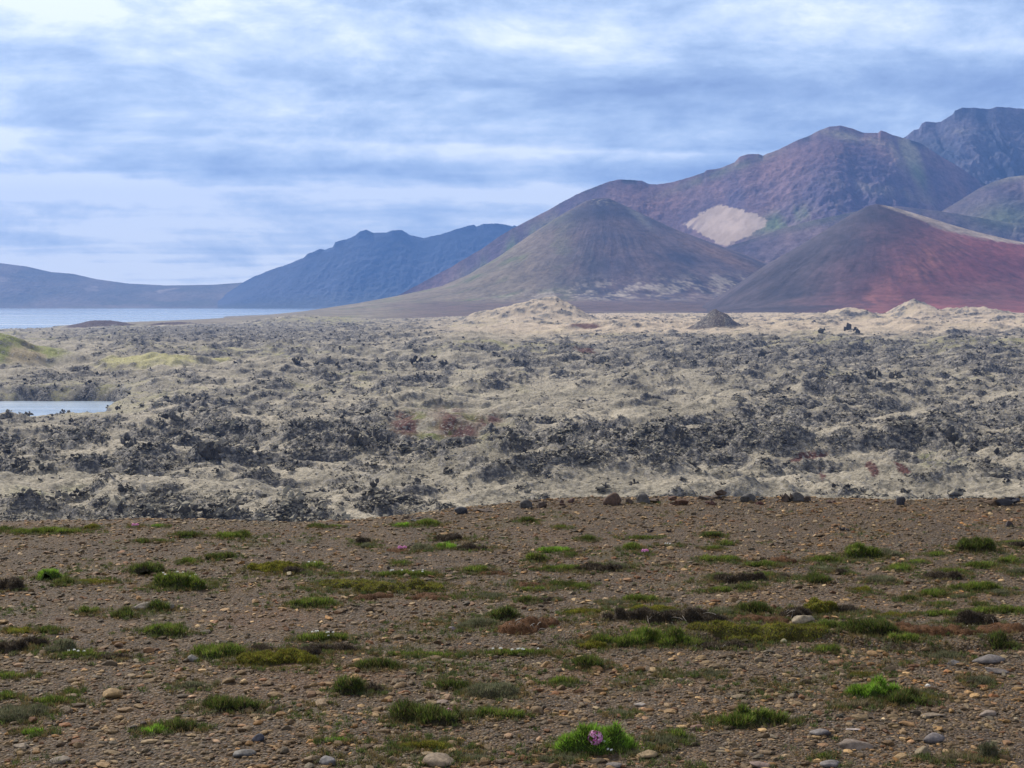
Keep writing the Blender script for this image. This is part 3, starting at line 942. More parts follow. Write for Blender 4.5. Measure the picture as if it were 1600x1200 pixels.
# main list of plants and hummocks: px, py of the base, width px, height px, kind, flowers, label
# kinds: g green, b bright, d dark green, o olive moss, m dull grey green, y straw, k dead dark hummock, s bare soil hummock
PLANTS = """930 1178 136 46 b P|bright green thrift cushion with a big pink flower head, nearest the camera
1366 1090 78 34 b -|domed bright green cushion left of its dark green half on the gravel
1416 1102 66 28 d -|dark green tuft touching the right side of the domed bright cushion
1335 1106 62 16 y -|dry straw coloured grass in front of the domed bright cushion
1176 1136 124 34 g -|long low green tuft with a bare brown notch in its front
668 1132 116 42 d p|dark green thrift hummock with one small pink flower and shadowed front
776 1122 84 20 g -|low ragged green tuft touching the pink flowered dark hummock on its right
664 1173 80 24 o -|olive green tuft just above the big tan stone at the bottom
744 1188 42 14 m -|small dull green tuft right of the big tan stone at the bottom
1030 1164 62 18 m -|dull brownish green tuft right behind the pink thrift cushion
870 1190 60 14 m -|grey green fringe of grass in front of the pink thrift cushion
970 1118 32 12 m -|small grey green tuft behind the pink thrift cushion
1545 1186 34 34 m -|upright dull green tuft in the bottom right corner
1495 1190 74 18 y -|flat dry straw grass left of the upright corner tuft
1288 1186 18 14 g -|tiny green tuft alone on gravel in the bottom right part
1057 1156 30 18 g -|small green tuft on the gravel between two larger low tufts, near the bottom
243 1147 42 16 b -|small bright lime tuft touching a dark green tuft, lower left
276 1142 60 22 d -|dark green tuft behind the small bright lime tuft, lower left
53 1148 34 12 b -|lone bright lime tuft near the bottom left corner
526 1160 40 10 b -|flat bright lime patch of leaves near the lower middle
364 1112 98 30 d -|wide dark green tuft with bright left end, lower left
78 1100 54 16 g -|green tuft in the grassy patch at the lower left edge
22 1128 92 30 m -|wide dull grey green grassy patch at the left edge
116 1085 18 12 g -|tiny green tuft above the grassy patch at the left edge
12 1092 26 14 g -|small green tuft cut by the left edge above the dull patch
20 1060 44 12 g -|flat green patch at the left edge below the dark lumps
300 1078 38 16 m -|small dull tuft with dark stones behind the wide dark tuft
545 1084 44 34 d -|upright dark green tuft with brown right side, lower middle
578 1084 40 18 k -|brown dead clump touching the upright dark tuft on its right
707 1078 44 24 d -|dark green tuft at the left end of a grey green mat
772 1092 84 28 m -|wide grey green mat right of a dark tuft, lower middle
877 1072 42 18 g -|green tuft alone below the low green strip, right of the grey mat
921 1046 54 24 d -|dark spiky tuft below the small yellowish cushion
592 1046 66 20 d -|low dark green cushion alone on pebbles left of centre
340 1030 72 30 g -|fan shaped green tuft left of the mossy olive mat
412 1018 42 14 k -|grey brown dead hummock between the green fan and the olive mat
440 1044 122 30 o -|bright olive moss mat with dark right end, left part
478 1028 44 22 k -|dark dead clump on the right end of the olive moss mat
506 1002 78 18 g w|green mat dotted white on top of a dark hummock, left of centre
515 1018 90 16 k -|long dark hummock under the white dotted green mat
130 1028 66 14 g w|low green mat with small white flowers near the left edge
180 1030 60 10 k -|low dark hummock right of the white dotted mat near the left edge
20 1020 52 28 k -|big dark lump of dead plants cut by the left edge
55 1010 40 18 k -|dark knobbly lump right of the big lump at the left edge
98 1022 52 26 m -|grey green rounded hummock beside the dark lumps, left
76 990 30 16 d -|small dark green tuft above the dark lumps at the left
30 990 52 12 o -|flat olive patch above the dark lumps at the left edge
258 994 66 24 g -|green cushion alone on gravel in the left part
194 966 34 20 d -|round dark tuft left of a taller dark tuft
246 956 38 24 d -|tall dark green tuft beside pale stones, left part
138 960 24 16 g -|small green tuft left of the two dark tufts
488 950 74 18 g -|low spreading green tuft above the white dotted mat
285 922 96 34 g w|broad green cushion covered with white flowers, left
80 906 36 20 b -|bright green tuft left of the broad white flowered cushion
100 914 32 12 d -|dark fringe below the bright tuft, left part
14 924 46 24 k -|dark brown mound at the left edge below the horizon of gravel
150 912 60 8 o -|thin olive strip between the bright tuft and the white flowered cushion
229 898 46 24 d -|dark tuft above the broad white flowered cushion
294 882 24 12 g -|small green tuft above and right of the white flowered cushion
346 874 38 14 d -|dark low tuft right of a small green tuft, upper left gravel
430 898 92 22 o -|olive and brown mound with dark right end, upper left of centre
460 897 34 14 k -|dark dead right end of the olive and brown mound
492 888 28 12 g w|small green tuft with a white flower right of the brown mound
224 848 18 8 d -|tiny dark tuft, left one of a pair near the gravel edge
252 848 16 7 d -|tiny dark tuft, right one of a pair near the gravel edge
294 840 36 14 d -|dark green tuft near the gravel edge, left of a wider one
364 842 52 14 g -|wide green tuft near the gravel edge left of centre
76 834 106 12 g -|long low green strip on the gravel edge at the left
8 830 22 10 d -|small dark tuft on the gravel edge at the far left
142 828 26 9 o -|small olive tuft at the right end of the long edge strip
247 824 18 7 b -|tiny bright tuft on the gravel edge, left
211 824 12 4 m p|tiny pink flowered cushion on the gravel edge, left
495 825 24 9 d -|small dark tuft on the gravel edge left of centre
525 824 16 6 g -|tiny green tuft right of the small dark edge tuft
630 823 26 9 b -|bright green tuft on the gravel edge, left of a wider tuft
668 822 42 12 g -|wide green tuft on the gravel edge near the centre
824 816 24 12 d -|round dark tuft below the dark edge rocks
876 826 22 6 g -|tiny flat green tuft right of the round dark edge tuft
918 846 22 13 d -|small dark round tuft right of centre in the upper gravel
1003 843 44 8 g -|thin flat green tuft above the small tuft with pink flowers
988 860 26 12 g -|small green tuft beside a pink flowered patch
1006 866 16 5 m p|small patch of pale pink flowers right of centre
1044 854 28 5 m w|small patch of white flowers on upper gravel
567 850 26 15 k -|brown dead lump left of the reddish pink flowered cushion
575 856 22 9 m -|dull green lump below the brown dead lump
622 864 40 10 s p|reddish brown cushion with pink flowers, centre left
656 862 36 13 m -|dull green cushion right of the reddish pink cushion
700 846 44 16 k -|brown mound behind a bright green patch, upper centre
698 858 32 12 b -|bright green patch in front of a brown mound, upper centre
738 860 44 12 k -|low brown lump right of the bright green patch
625 883 22 9 g -|tiny green tuft below the reddish pink cushion
865 864 46 12 b -|bright green cushion in the upper centre of the gravel
838 878 30 15 g -|green tuft below left of the bright upper cushion
892 870 18 9 d -|tiny dark tuft below right of the bright upper cushion
740 896 36 14 g -|green tuft right of the long olive mat
530 900 30 8 g -|small flat green tuft above the left tip of the long olive mat
636 902 86 12 g w|green strip along the top of the long olive mat
600 926 200 26 o -|long olive moss mat above two bare orange soil banks
585 938 66 14 s -|bare orange soil bank, left one under the long olive mat
672 938 72 14 s -|bare orange soil bank, right one under the long olive mat
702 936 24 9 d -|dark tip of the right soil bank under the olive mat
775 900 56 10 s -|low reddish soil hump right of the long olive mat
832 918 48 12 s -|reddish soil hump left of a dark green tuft, centre
878 918 48 14 d -|dark green tuft right of a reddish soil hump, centre
908 920 28 12 g -|small green tuft joined to the dark centre tuft
878 892 64 10 g -|flat green patch left of the dark hummock with white roots
936 894 82 18 k -|dark hummock with green top and white roots, upper centre
965 888 40 12 m -|dull green right end of the dark rooty hummock
832 924 34 10 g -|thin green tuft under the reddish soil hump
823 942 24 14 d -|small dark green tuft below the thin green tuft, centre
850 940 26 9 k -|small brown clump right of the small dark centre tuft
767 936 42 13 m -|dull green tuft below the low reddish soil hump
1003 942 54 17 g -|green cushion above the long dark bank, centre right
960 946 36 12 m -|dull cushion left of the green one above the dark bank
787 968 42 24 d -|dark green tuft left of the rooty soil mound
744 982 72 18 m -|grey green low cushion left of the soil mound
828 988 104 28 s r|rounded orange soil mound with bleached roots, centre
1040 974 210 26 k r|long dark eroded bank with dead roots, right of the soil mound
1015 956 80 14 o -|olive turf on top of the long dark bank
910 960 60 12 o -|olive fringe at the left end of the long dark bank
1010 1010 180 24 g -|left half of the long green turf strip below the dark bank
1185 1004 230 26 o -|right half of the long green turf strip below the dark bank
1120 1014 120 14 k r|dark twiggy underside of the long green turf strip
926 1014 48 20 o -|small yellowish domed cushion left of the long turf strip
660 1026 116 10 g -|long thin green strip left of the white dotted strip, centre
810 1024 110 12 g w|long thin green strip dotted with white flowers, centre
1112 840 28 12 d -|dark tuft near the gravel edge, right of centre
1134 852 20 9 g -|tiny green tuft below the dark edge tuft, right of centre
1114 860 22 9 g -|tiny green tuft below a row of two, right of centre
1111 878 30 12 g -|left one of two green tufts side by side, upper right of centre
1140 878 28 12 g -|right one of two green tufts side by side, upper right of centre
1190 886 54 12 g -|green patch under a reddish hump, upper right
1224 882 44 13 s -|reddish brown hump behind a green patch, upper right
1194 904 36 12 g -|green tuft right of the dark bumpy hummock
1155 912 78 20 k -|dark bumpy hummock with green left end, upper right
1126 906 24 14 d -|dark green left end of the bumpy hummock
1124 926 30 12 g -|small green tuft below the bumpy hummock, left
1165 922 22 12 d -|small dark tuft below the bumpy hummock, right
1226 904 24 9 k -|small brown lump right of the bumpy hummock
1295 880 42 14 g -|green tuft left of the yellowish grassy cushion
1346 876 66 24 g -|large pale topped green cushion, upper right
1384 870 38 16 m -|dull yellow green lump right of the pale topped cushion
1527 864 66 26 d -|big bushy dark green tuft near the right edge
1592 856 34 14 k -|dark brown lump cut by the right edge, upper
1585 851 30 9 g -|green fringe over the brown lump at the right edge
1406 892 36 14 g -|green tuft between the dull lump and the greyish hummock
1434 880 24 8 g -|tiny green tuft below the dull lump, upper right
1462 869 28 9 g -|small flat green tuft left of the big bushy tuft
1534 888 50 14 g -|flat green cushion below the big bushy tuft
1578 880 34 14 g -|green tuft near the right edge below the bushy tuft
1278 912 38 20 d -|dark tuft right of the bumpy hummock, alone
1316 898 22 12 k -|small dark lump above a lone dark tuft, right
1290 893 40 9 m -|flat dull patch above the lone dark tuft
1376 912 40 14 m -|pale green tuft on the gravel, right part
1472 906 54 18 k -|greyish brown hummock with green fringe, right part
1490 896 34 10 g -|green fringe right of the greyish hummock
1536 926 66 26 g -|high green tuft with a grey green right end, right
1498 922 40 12 g -|low green left shoulder of the high tuft, right
1563 930 32 14 m -|grey green right end of the high tuft, right
1590 898 28 14 m -|pale green tuft cut by the right edge
1348 926 30 12 o -|small olive tuft below the pale green tuft, right
1460 934 38 16 g -|green tuft above two smaller ones, right part
1500 934 26 9 m -|small dull patch beside the green tuft, right part
1420 940 26 13 d -|small dark tuft left of the green one, right part
1469 948 28 11 g -|small green tuft above the right turf strip
1532 948 22 11 d -|small dark tuft standing on the right turf strip
1127 960 38 14 m -|dull green cushion above the turf strip, left of the roots
1180 960 54 22 d -|dark green cushion on orange soil left of the bare roots
1200 972 130 16 s -|orange soil bank behind the long green turf strip
1246 968 52 26 k r|dark hummock with bare pale roots hanging down, right
1282 962 66 32 o -|mossy yellow green cushion right of the bare roots
1314 958 48 18 k -|dark dead right part of the mossy yellow green cushion
1300 985 66 18 g -|low green fringe right of the round tan rock
1362 994 86 34 d -|dark green bushy mat in front of the brown soil, right
1395 964 60 10 o -|thin olive strip above the dark bushy mat
1412 1004 48 18 g -|fine grassy green tuft right of the dark bushy mat
1450 995 170 24 s -|brown soil bank between the bushy mat and the rooty hummock
1524 980 70 26 k r|dark hollow hummock with hanging roots, right edge
1570 992 80 22 s -|brown soil bank cut by the right edge
1468 963 60 12 g -|left part of the turf along the right soil bank
1560 960 110 16 g -|right part of the turf along the right soil bank
1290 1020 36 18 g -|soft green tuft below the right end of the long turf strip
1565 1015 40 20 d -|spiky dark tuft near the right edge
1476 1032 50 16 m -|grey green tuft left of a big grey rock, right
1115 1058 32 12 m -|pale grey lichen tuft on pebbles right of centre
1055 1058 26 8 m -|small flat grey tuft left of the pale lichen tuft
1530 1070 44 18 m -|soft grey green tuft below the big grey rock, right
1345 1058 40 10 o -|flat olive patch behind the domed bright cushion
1445 1094 36 12 o -|flat olive patch right of the dark green tuft""".split("\n")


KINDS = {  # blade colours, blade length, width, lean, mound colour
    'g': ([(0.085, 0.130, 0.020), (0.150, 0.190, 0.030), (0.055, 0.090, 0.018), (0.19, 0.17, 0.06)], 0.026, 0.0036, (0.045, 0.050, 0.018)),
    'b': ([(0.13, 0.24, 0.025), (0.18, 0.31, 0.035), (0.10, 0.19, 0.020), (0.20, 0.27, 0.05)], 0.024, 0.0038, (0.05, 0.08, 0.015)),
    'd': ([(0.050, 0.075, 0.016), (0.095, 0.125, 0.025), (0.030, 0.042, 0.012), (0.11, 0.09, 0.035)], 0.030, 0.0034, (0.030, 0.026, 0.014)),
    'o': ([(0.130, 0.140, 0.020), (0.19, 0.18, 0.030), (0.070, 0.070, 0.016), (0.13, 0.075, 0.022)], 0.012, 0.0034, (0.065, 0.058, 0.018)),
    'm': ([(0.125, 0.135, 0.075), (0.17, 0.165, 0.10), (0.085, 0.10, 0.050), (0.20, 0.16, 0.10)], 0.018, 0.0030, (0.085, 0.075, 0.045)),
    'y': ([(0.25, 0.20, 0.115), (0.18, 0.15, 0.08), (0.13, 0.13, 0.06), (0.30, 0.24, 0.16)], 0.028, 0.0026, (0.10, 0.08, 0.05)),
    'k': ([(0.050, 0.040, 0.030), (0.085, 0.065, 0.045), (0.030, 0.025, 0.020), (0.15, 0.13, 0.10)], 0.016, 0.0028, (0.045, 0.033, 0.023)),
    's': ([(0.14, 0.075, 0.035), (0.09, 0.05, 0.028), (0.10, 0.08, 0.05), (0.06, 0.04, 0.025)], 0.009, 0.0024, (0.115, 0.055, 0.025))}
CAT = {'g': ('grass_tuft', 'grass tuft'), 'b': ('cushion_plant', 'cushion plant'), 'd': ('grass_tuft', 'grass tuft'), 'o': ('moss_mat', 'moss mat'), 'm': ('dull_tuft', 'plant tuft'),
       'y': ('dry_grass_tuft', 'dry grass'), 'k': ('dead_hummock', 'hummock'), 's': ('soil_mound', 'soil mound')}
FOOT = []     # plan footprints: x, y, half width, half depth, kind


def flower_head(r, n, petal, cols, seed):
    q = random.Random(seed); Vs, Fs, Cs = [], [], []
    for i in range(n):
        z = q.uniform(-0.35, 1.0); a = q.uniform(0, 2 * PI); s = math.sqrt(max(0, 1 - z * z))
        d = Vector((s * math.cos(a), s * math.sin(a), z))
        t = d.orthogonal().normalized(); b = d.cross(t)
        an = q.uniform(0, 6.28); t, b = t * math.cos(an) + b * math.sin(an), b * math.cos(an) - t * math.sin(an)
        c = d * r * q.uniform(.85, 1.08) * (1, 1, 1)[0]
        c.z *= 0.8
        k = len(Vs); p = petal * q.uniform(.7, 1.2)
        for u, v, w in ((-1, -.6, 0), (1, -.6, 0), (.8, .7, .45), (-.8, .7, .45)):
            Vs.append((c + (t * u + b * v) * p + d * w * p)[:])
        Fs.append((k, k + 1, k + 2, k + 3)); col = q.choice(cols); Cs += [col] * 4
    return make_mesh('flower', Vs, Fs, M_LEAF, {'col': np.array(Cs)}, smooth=False)


PINKS = [(0.62, 0.20, 0.46), (0.74, 0.33, 0.60), (0.50, 0.13, 0.34), (0.80, 0.48, 0.68)]
ME_PINK = flower_head(0.030, 190, 0.0048, PINKS, 3)
ME_PINKS = flower_head(0.012, 50, 0.0036, PINKS, 4)
ME_WHITE = flower_head(0.0048, 12, 0.0028, [(0.80, 0.80, 0.76), (0.86, 0.85, 0.80)], 5)


def root_mesh(seed, L):
    q = random.Random(seed)
    p = Vector((0, 0, 0)); d = Vector((q.uniform(-.8, .8), -q.uniform(.2, .6), q.uniform(-.5, .5))).normalized()
    pts = [p.copy()]
    for i in range(7):
        d = (d + Vector((q.uniform(-.5, .5), q.uniform(-.2, .2), q.uniform(-.45, .2)))).normalized()
        p = p + d * L / 7; pts.append(p.copy())
    Vs, Fs = [], []
    for i, p in enumerate(pts):
        r = 0.0017 * (1 - 0.7 * i / 7)
        for k in range(5):
            a = k * 2 * PI / 5
            Vs.append((p.x + r * math.cos(a), p.y + r * .7 * math.sin(a), p.z + r * math.sin(a)))
    for i in range(7):
        for k in range(5):
            Fs.append((i * 5 + k, i * 5 + (k + 1) % 5, i * 5 + 5 + (k + 1) % 5, i * 5 + 5 + k))
    return make_mesh('root', Vs, Fs, M_STONE, {'col': np.tile([[0.34, 0.30, 0.25]], (len(Vs), 1))})


ROOTS = [root_mesh(70 + i, 0.045 + 0.009 * i) for i in range(6)]


def blades(rg, px_, py_, pz_, nx, ny, nz, cols, ln, wd, lean=0.55):
    n = len(px_)
    d = np.stack([nx * .8 + rg.normal(0, lean, n), ny * .8 + rg.normal(0, lean, n), nz * .8 + 0.45 + np.abs(rg.normal(0, .3, n))], 1)
    d /= np.linalg.norm(d, axis=1)[:, None]
    a = rg.uniform(0, 2 * PI, n)
    s = np.stack([np.cos(a), np.sin(a), np.zeros(n)], 1) * wd * rg.uniform(.6, 1.3, n)[:, None] * 0.5
    B = np.stack([px_, py_, pz_], 1)
    T = B + d * (ln * rg.uniform(.55, 1.35, n))[:, None]
    V = np.stack([B - s, B + s, T], 1).reshape(-1, 3)
    F = np.arange(3 * n).reshape(-1, 3)
    C = np.repeat(cols, 3, axis=0)
    return V, F, C


def build_plant(i, px, py, w, h, kind, fl, label):
    rg = np.random.default_rng(3000 + i); q = random.Random(i)
    X, Y, Z = on_ground(px, py)
    wm = w / FPX * Y; Hm = h / FPX * Y; fs = EYE / Y
    low = kind in 'oms'
    dep = min(0.8 * wm, (0.60 if low else 0.38) * Hm / fs)
    hgt = max(0.4 * Hm, Hm - dep * fs * 0.8)
    hgt = max(min(hgt, 0.16), 0.012)
    bl = min(KINDS[kind][1], 0.45 * hgt + 0.008)
    dh = max(hgt - bl * 0.75, 0.3 * hgt)
    cy = Y + dep * 0.5
    X = X * cy / Y
    Z = float(ground_z(X, cy))
    FOOT.append((X, cy, wm / 2, dep / 2, kind))
    nl = int(min(16, max(3, round(wm / dep * 2.2))))
    lob = []
    for k in range(nl):
        t = (k + .5) / nl * 2 - 1 + q.uniform(-.5, .5) / nl
        amp = math.sqrt(max(0.05, 1 - t * t))
        r = min(dep * 0.5, wm * 0.5) * q.uniform(.55, .95) * (0.55 + 0.45 * amp)
        r *= q.uniform(.6, 1.1)
        lob.append((t * (wm / 2 - r * .7), q.uniform(-1, 1) * (dep / 2 - r * .3) * amp, r * q.uniform(.95, 1.6), r, dh * 1.3 * q.uniform(.5, 1.0) * (0.35 + 0.65 * amp)))

    def dome(x, y):
        z = np.full(np.shape(x), -1.0)
        for (lx, ly, rx, ry, hh) in lob:
            z = np.maximum(z, np.where(((x - lx) / rx) ** 2 + ((y - ly) / ry) ** 2 < 1, hh * np.sqrt(np.maximum(0, 1 - ((x - lx) / rx) ** 2 - ((y - ly) / ry) ** 2)) ** .8, -1))
        s = fbm(x + X * 3, y + Y * 3, 0.05, 3, 77)
        return z + s * 0.7 * dh * (z > 0)
    nm, cat = CAT[kind]
    root = bpy.data.objects.new(nm, None); COL.objects.link(root)
    root.location = (X, cy, Z); root.empty_display_size = 0.05
    tag(root, label, cat, {'g': 'green tufts scattered over the gravel', 'd': 'green tufts scattered over the gravel', 'b': 'bright cushion plants on the gravel', 'o': 'olive moss mats on the gravel',
                           'm': 'dull tufts on the gravel', 'y': 'dry grass patches', 'k': 'dead hummocks on the gravel', 's': 'bare soil mounds on the gravel'}[kind])
    # the mound under the plant
    nx_, ny_ = int(min(90, max(16, wm / 0.008))), int(min(50, max(12, dep / 0.010)))
    gx_, gy_ = np.meshgrid(np.linspace(-wm * .62, wm * .62, nx_), np.linspace(-dep * .7, dep * .7, ny_))
    zz = dome(gx_, gy_)
    ins = zz > -0.5
    rel = ground_z(gx_ + X, gy_ + cy) - Z
    hz_ = np.where(ins, np.maximum(zz, 0), -0.006) + rel + (fbm(gx_ + X, gy_ + cy, 0.03, 3, 5) * 0.008 if kind in 'ks' else 0)
    F = grid_faces(ny_, nx_)
    fin = ins.ravel()[F].any(1)
    F = F[fin]
    used, inv = np.unique(F, return_inverse=True)
    Vm = np.stack([gx_, gy_, hz_], -1).reshape(-1, 3)[used]
    mc = np.array(KINDS[kind][3])
    cm = np.tile(mc, (len(Vm), 1)) * (1 + 0.4 * fbm(Vm[:, 0] + X, Vm[:, 1] + cy, 0.08, 2, 6))[:, None]
    add_obj('mound', make_mesh('mound', Vm, inv.reshape(F.shape), M_SOIL, {'col': cm}), root)
    # foliage
    wd = KINDS[kind][2] * (0.8 + Y * 0.05)
    area = wm * dep + wm * hgt
    dens = {'s': 0.35, 'k': 1.5, 'y': 1.2, 'm': 1.8}.get(kind, 2.6)
    nb = int(min(9000, dens * area / (0.5 * bl * wd)))
    bx = rg.uniform(-.6, .6, nb * 3) * wm; by = rg.uniform(-.6, .6, nb * 3) * dep
    z0 = dome(bx, by); kx = z0 > 0
    bx, by, z0 = bx[kx][:nb], by[kx][:nb], z0[kx][:nb]
    if len(bx) > 5:
        e = 0.006
        zx = np.maximum(dome(bx + e, by), 0) - np.maximum(dome(bx - e, by), 0); zy = np.maximum(dome(bx, by + e), 0) - np.maximum(dome(bx, by - e), 0)
        N_ = np.stack([-zx / (2 * e), -zy / (2 * e), np.ones(len(bx))], 1); N_ /= np.linalg.norm(N_, axis=1)[:, None]
        pal = np.array(KINDS[kind][0])
        wts = [.38, .30, .22, .10]
        ci = pal[rg.choice(4, len(bx), p=wts)]
        pn = fbm(bx + X, by + cy, 0.09, 3, 12)
        if kind in 'gbdo': ci = ci * 1.25
        ci = ci * (1 + 0.75 * pn + rg.normal(0, .2, len(bx)))[:, None]
        dead = (rg.random(len(bx)) < 0.10 + 0.25 * sstep(.2, .6, fbm(bx + X, by + cy, 0.12, 2, 13)))
        if kind in 'gdb': ci[dead] = np.array([0.15, 0.115, 0.055]) * rg.uniform(.5, 1.3, dead.sum())[:, None]
        nf = len(bx) // 7      # sparse fringe round the edge
        an = rg.uniform(0, 2 * PI, nf); rr_ = rg.uniform(.8, 1.35, nf)
        bx = np.concatenate([bx, np.cos(an) * rr_ * wm / 2]); by = np.concatenate([by, np.sin(an) * rr_ * dep / 2]); z0 = np.concatenate([z0, np.zeros(nf) + .004])
        N_ = np.concatenate([N_, np.tile([[0, 0, 1.]], (nf, 1))]); ci = np.concatenate([ci, pal[rg.choice(4, nf)] * rg.uniform(.6, 1.2, (nf, 1)) * .6 + np.array([[.05, .04, .02]])])
        Vb, Fb, Cb = blades(rg, bx, by, z0 - 0.004 + ground_z(bx + X, by + cy) - Z, N_[:, 0], N_[:, 1], N_[:, 2], np.clip(ci, .01, .9), bl, wd)
        add_obj('twigs' if kind in 'ks' else 'foliage', make_mesh('foliage', Vb, Fb, M_LEAF, {'col': Cb}, smooth=False), root)

    def top(x, y): return float(max(dome(np.array(x), np.array(y)), 0)) + float(ground_z(x + X, y + cy)) - Z
    if fl == 'P':
        f = add_obj('flower_head', ME_PINK, root, (-0.004, -dep * .44, max(0.012, top(-0.004, -dep * .40) - .010))); f.rotation_euler = (.7, .1, 0); f.scale = (.85, .85, .8); f['label'] = 'big round pink flower head'
        for k in range(3):
            x_, y_ = 0.03 + .012 * k, -dep * .38 - .008 * k
            add_obj('flower_head', ME_WHITE, root, (x_, y_, top(x_, y_) + .015))
    elif fl == 'p':
        for k in range(1 if w > 60 else 3):
            x_, y_ = q.uniform(-.25, .3) * wm, q.uniform(-.1, .25) * dep
            f = add_obj('flower_head', ME_PINKS, root, (x_, y_, top(x_, y_) + bl * .8)); f['label'] = 'small pink flower head'
    elif fl == 'w':
        for k in range(int(max(4, min(12, w / 8)))):
            x_, y_ = q.uniform(-.42, .3) * wm, q.uniform(-.4, .4) * dep
            if float(dome(np.array(x_), np.array(y_))) <= 0: continue
            f = add_obj('flower', ME_WHITE, root, (x_, y_, top(x_, y_) + bl * .9)); f['label'] = 'tiny white flower'
    elif fl == 'r':
        for k in range(9):
            x_, y_ = q.uniform(-.35, .4) * wm, -q.uniform(.1, .42) * dep
            f = add_obj('root', q.choice(ROOTS), root, (x_, y_, top(x_, y_) + .004)); f.rotation_euler = (0, 0, q.uniform(-.8, .8)); f['label'] = 'bleached bare root'
    return root


for i, line in enumerate(PLANTS):
    head, lab = line.split('|')
    a_ = head.split()
    build_plant(i, float(a_[0]), float(a_[1]), float(a_[2]), float(a_[3]), a_[4], a_[5], lab)

# ---------------------------------------------------------------- stones that can be told apart
PROTO_ST = [make_mesh('stone', V, F, M_STONE, {'col': np.tile(STONE_COL[0][None], (len(V), 1))}) for V, F in PEB_HI[:10]]


def stone_obj(name, X, Y, Z, w, h, dpt, ci, label, cat, group, seed, rock=False):
    q = random.Random(seed)
    V, F = PEB_HI[seed % len(PEB_HI)] if not rock else jag_rock(seed)
    V = V.copy()
    V = rot_z(V, q.uniform(0, 6.28))
    ext = V.max(0) - V.min(0)
    V = (V - V.min(0) - ext / 2) / ext * np.array([w, dpt, h * 1.35])
    V[:, 2] += h * 0.675 - h * 0.35
    c = np.array(ci)[None] * (1 + 0.25 * fbm(V[:, 0] * 1 + seed, V[:, 1] + V[:, 2], max(w * .4, 0.01), 3, seed))[:, None]
    o = add_obj(name, make_mesh(name, V, F, M_STONE, {'col': np.clip(c, .01, .9)}, smooth=not rock), None, (X, Y, Z))
    return tag(o, label, cat, group)


BROWN = (0.075, 0.055, 0.045); GREY = (0.085, 0.08, 0.08)
ROCKS = [  # px, py base, w, h, colour, label: the blocks along the edge of the gravel and single big stones
    (822, 794, 20, 13, GREY, 'grey left half of the dark rock pair on the gravel edge'), (843, 794, 24, 12, BROWN, 'brown right half of the dark rock pair on the gravel edge'),
    (886, 790, 24, 11, (0.10, 0.06, 0.05), 'low reddish brown rock on the edge right of the dark pair'), (957, 789, 28, 18, (0.10, 0.065, 0.05), 'tallest pointed brown rock on the gravel edge'),
    (984, 788, 12, 9, BROWN, 'small brown rock right of the tallest pointed edge rock'), (1006, 787, 22, 15, GREY, 'dark grey round rock on the edge beside the small brown one'),
    (1022, 786, 22, 7, BROWN, 'flat brown rock behind the dark grey round edge rock'), (1058, 789, 36, 13, (0.12, 0.07, 0.05), 'wide rust brown rock on the gravel edge'),
    (1114, 780, 44, 16, BROWN, 'broad dark rock standing just behind the gravel edge'), (1112, 789, 20, 8, (0.10, 0.055, 0.045), 'small reddish rock in front of the broad dark edge rock'),
    (1170, 785, 24, 13, GREY, 'round grey brown edge rock right of the broad dark one'), (1190, 784, 16, 8, GREY, 'small dark rock touching the round grey brown edge rock'),
    (1187, 789, 12, 6, (0.12, 0.06, 0.05), 'tiny red brown rock below the round grey edge rock'), (1226, 784, 26, 13, BROWN, 'left dark rock of the jagged edge pile'),
    (1246, 784, 24, 14, GREY, 'right dark rock of the jagged edge pile'), (1262, 784, 14, 9, BROWN, 'small rock ending the jagged edge pile on the right'),
    (1408, 789, 13, 13, (0.05, 0.05, 0.06), 'small black upright rock on the edge, right part'), (1578, 790, 42, 12, (0.06, 0.06, 0.07), 'long dark grey rock on the edge at the far right'),
    (1552, 790, 36, 9, (0.11, 0.075, 0.05), 'low tan mound rock left of the long dark edge rock'),
    (720, 803, 20, 11, (0.06, 0.06, 0.07), 'dark rock on the edge left of the dark pair'), (752, 800, 34, 5, BROWN, 'long flat rock on the edge left of the dark pair'), (655, 815, 26, 6, GREY, 'low grey rock on the edge near the centre'),
    (1320, 830, 14, 7, (0.06, 0.05, 0.05), 'small dark rock alone on the upper gravel right of centre'), (1578, 823, 12, 9, (0.05, 0.04, 0.04), 'small dark rock on the upper gravel at the right'),
    (636, 810, 18, 6, BROWN, 'small brown rock on the edge just left of centre'), (1300, 786, 16, 5, (0.10, 0.06, 0.05), 'flat red brown rock on the edge right of the pile'),
    (1016, 925, 12, 6, (0.04, 0.03, 0.03), 'small black stone in the upper middle gravel'), (1047, 920, 12, 5, (0.04, 0.03, 0.03), 'small black stone left of the bumpy hummock'),
]
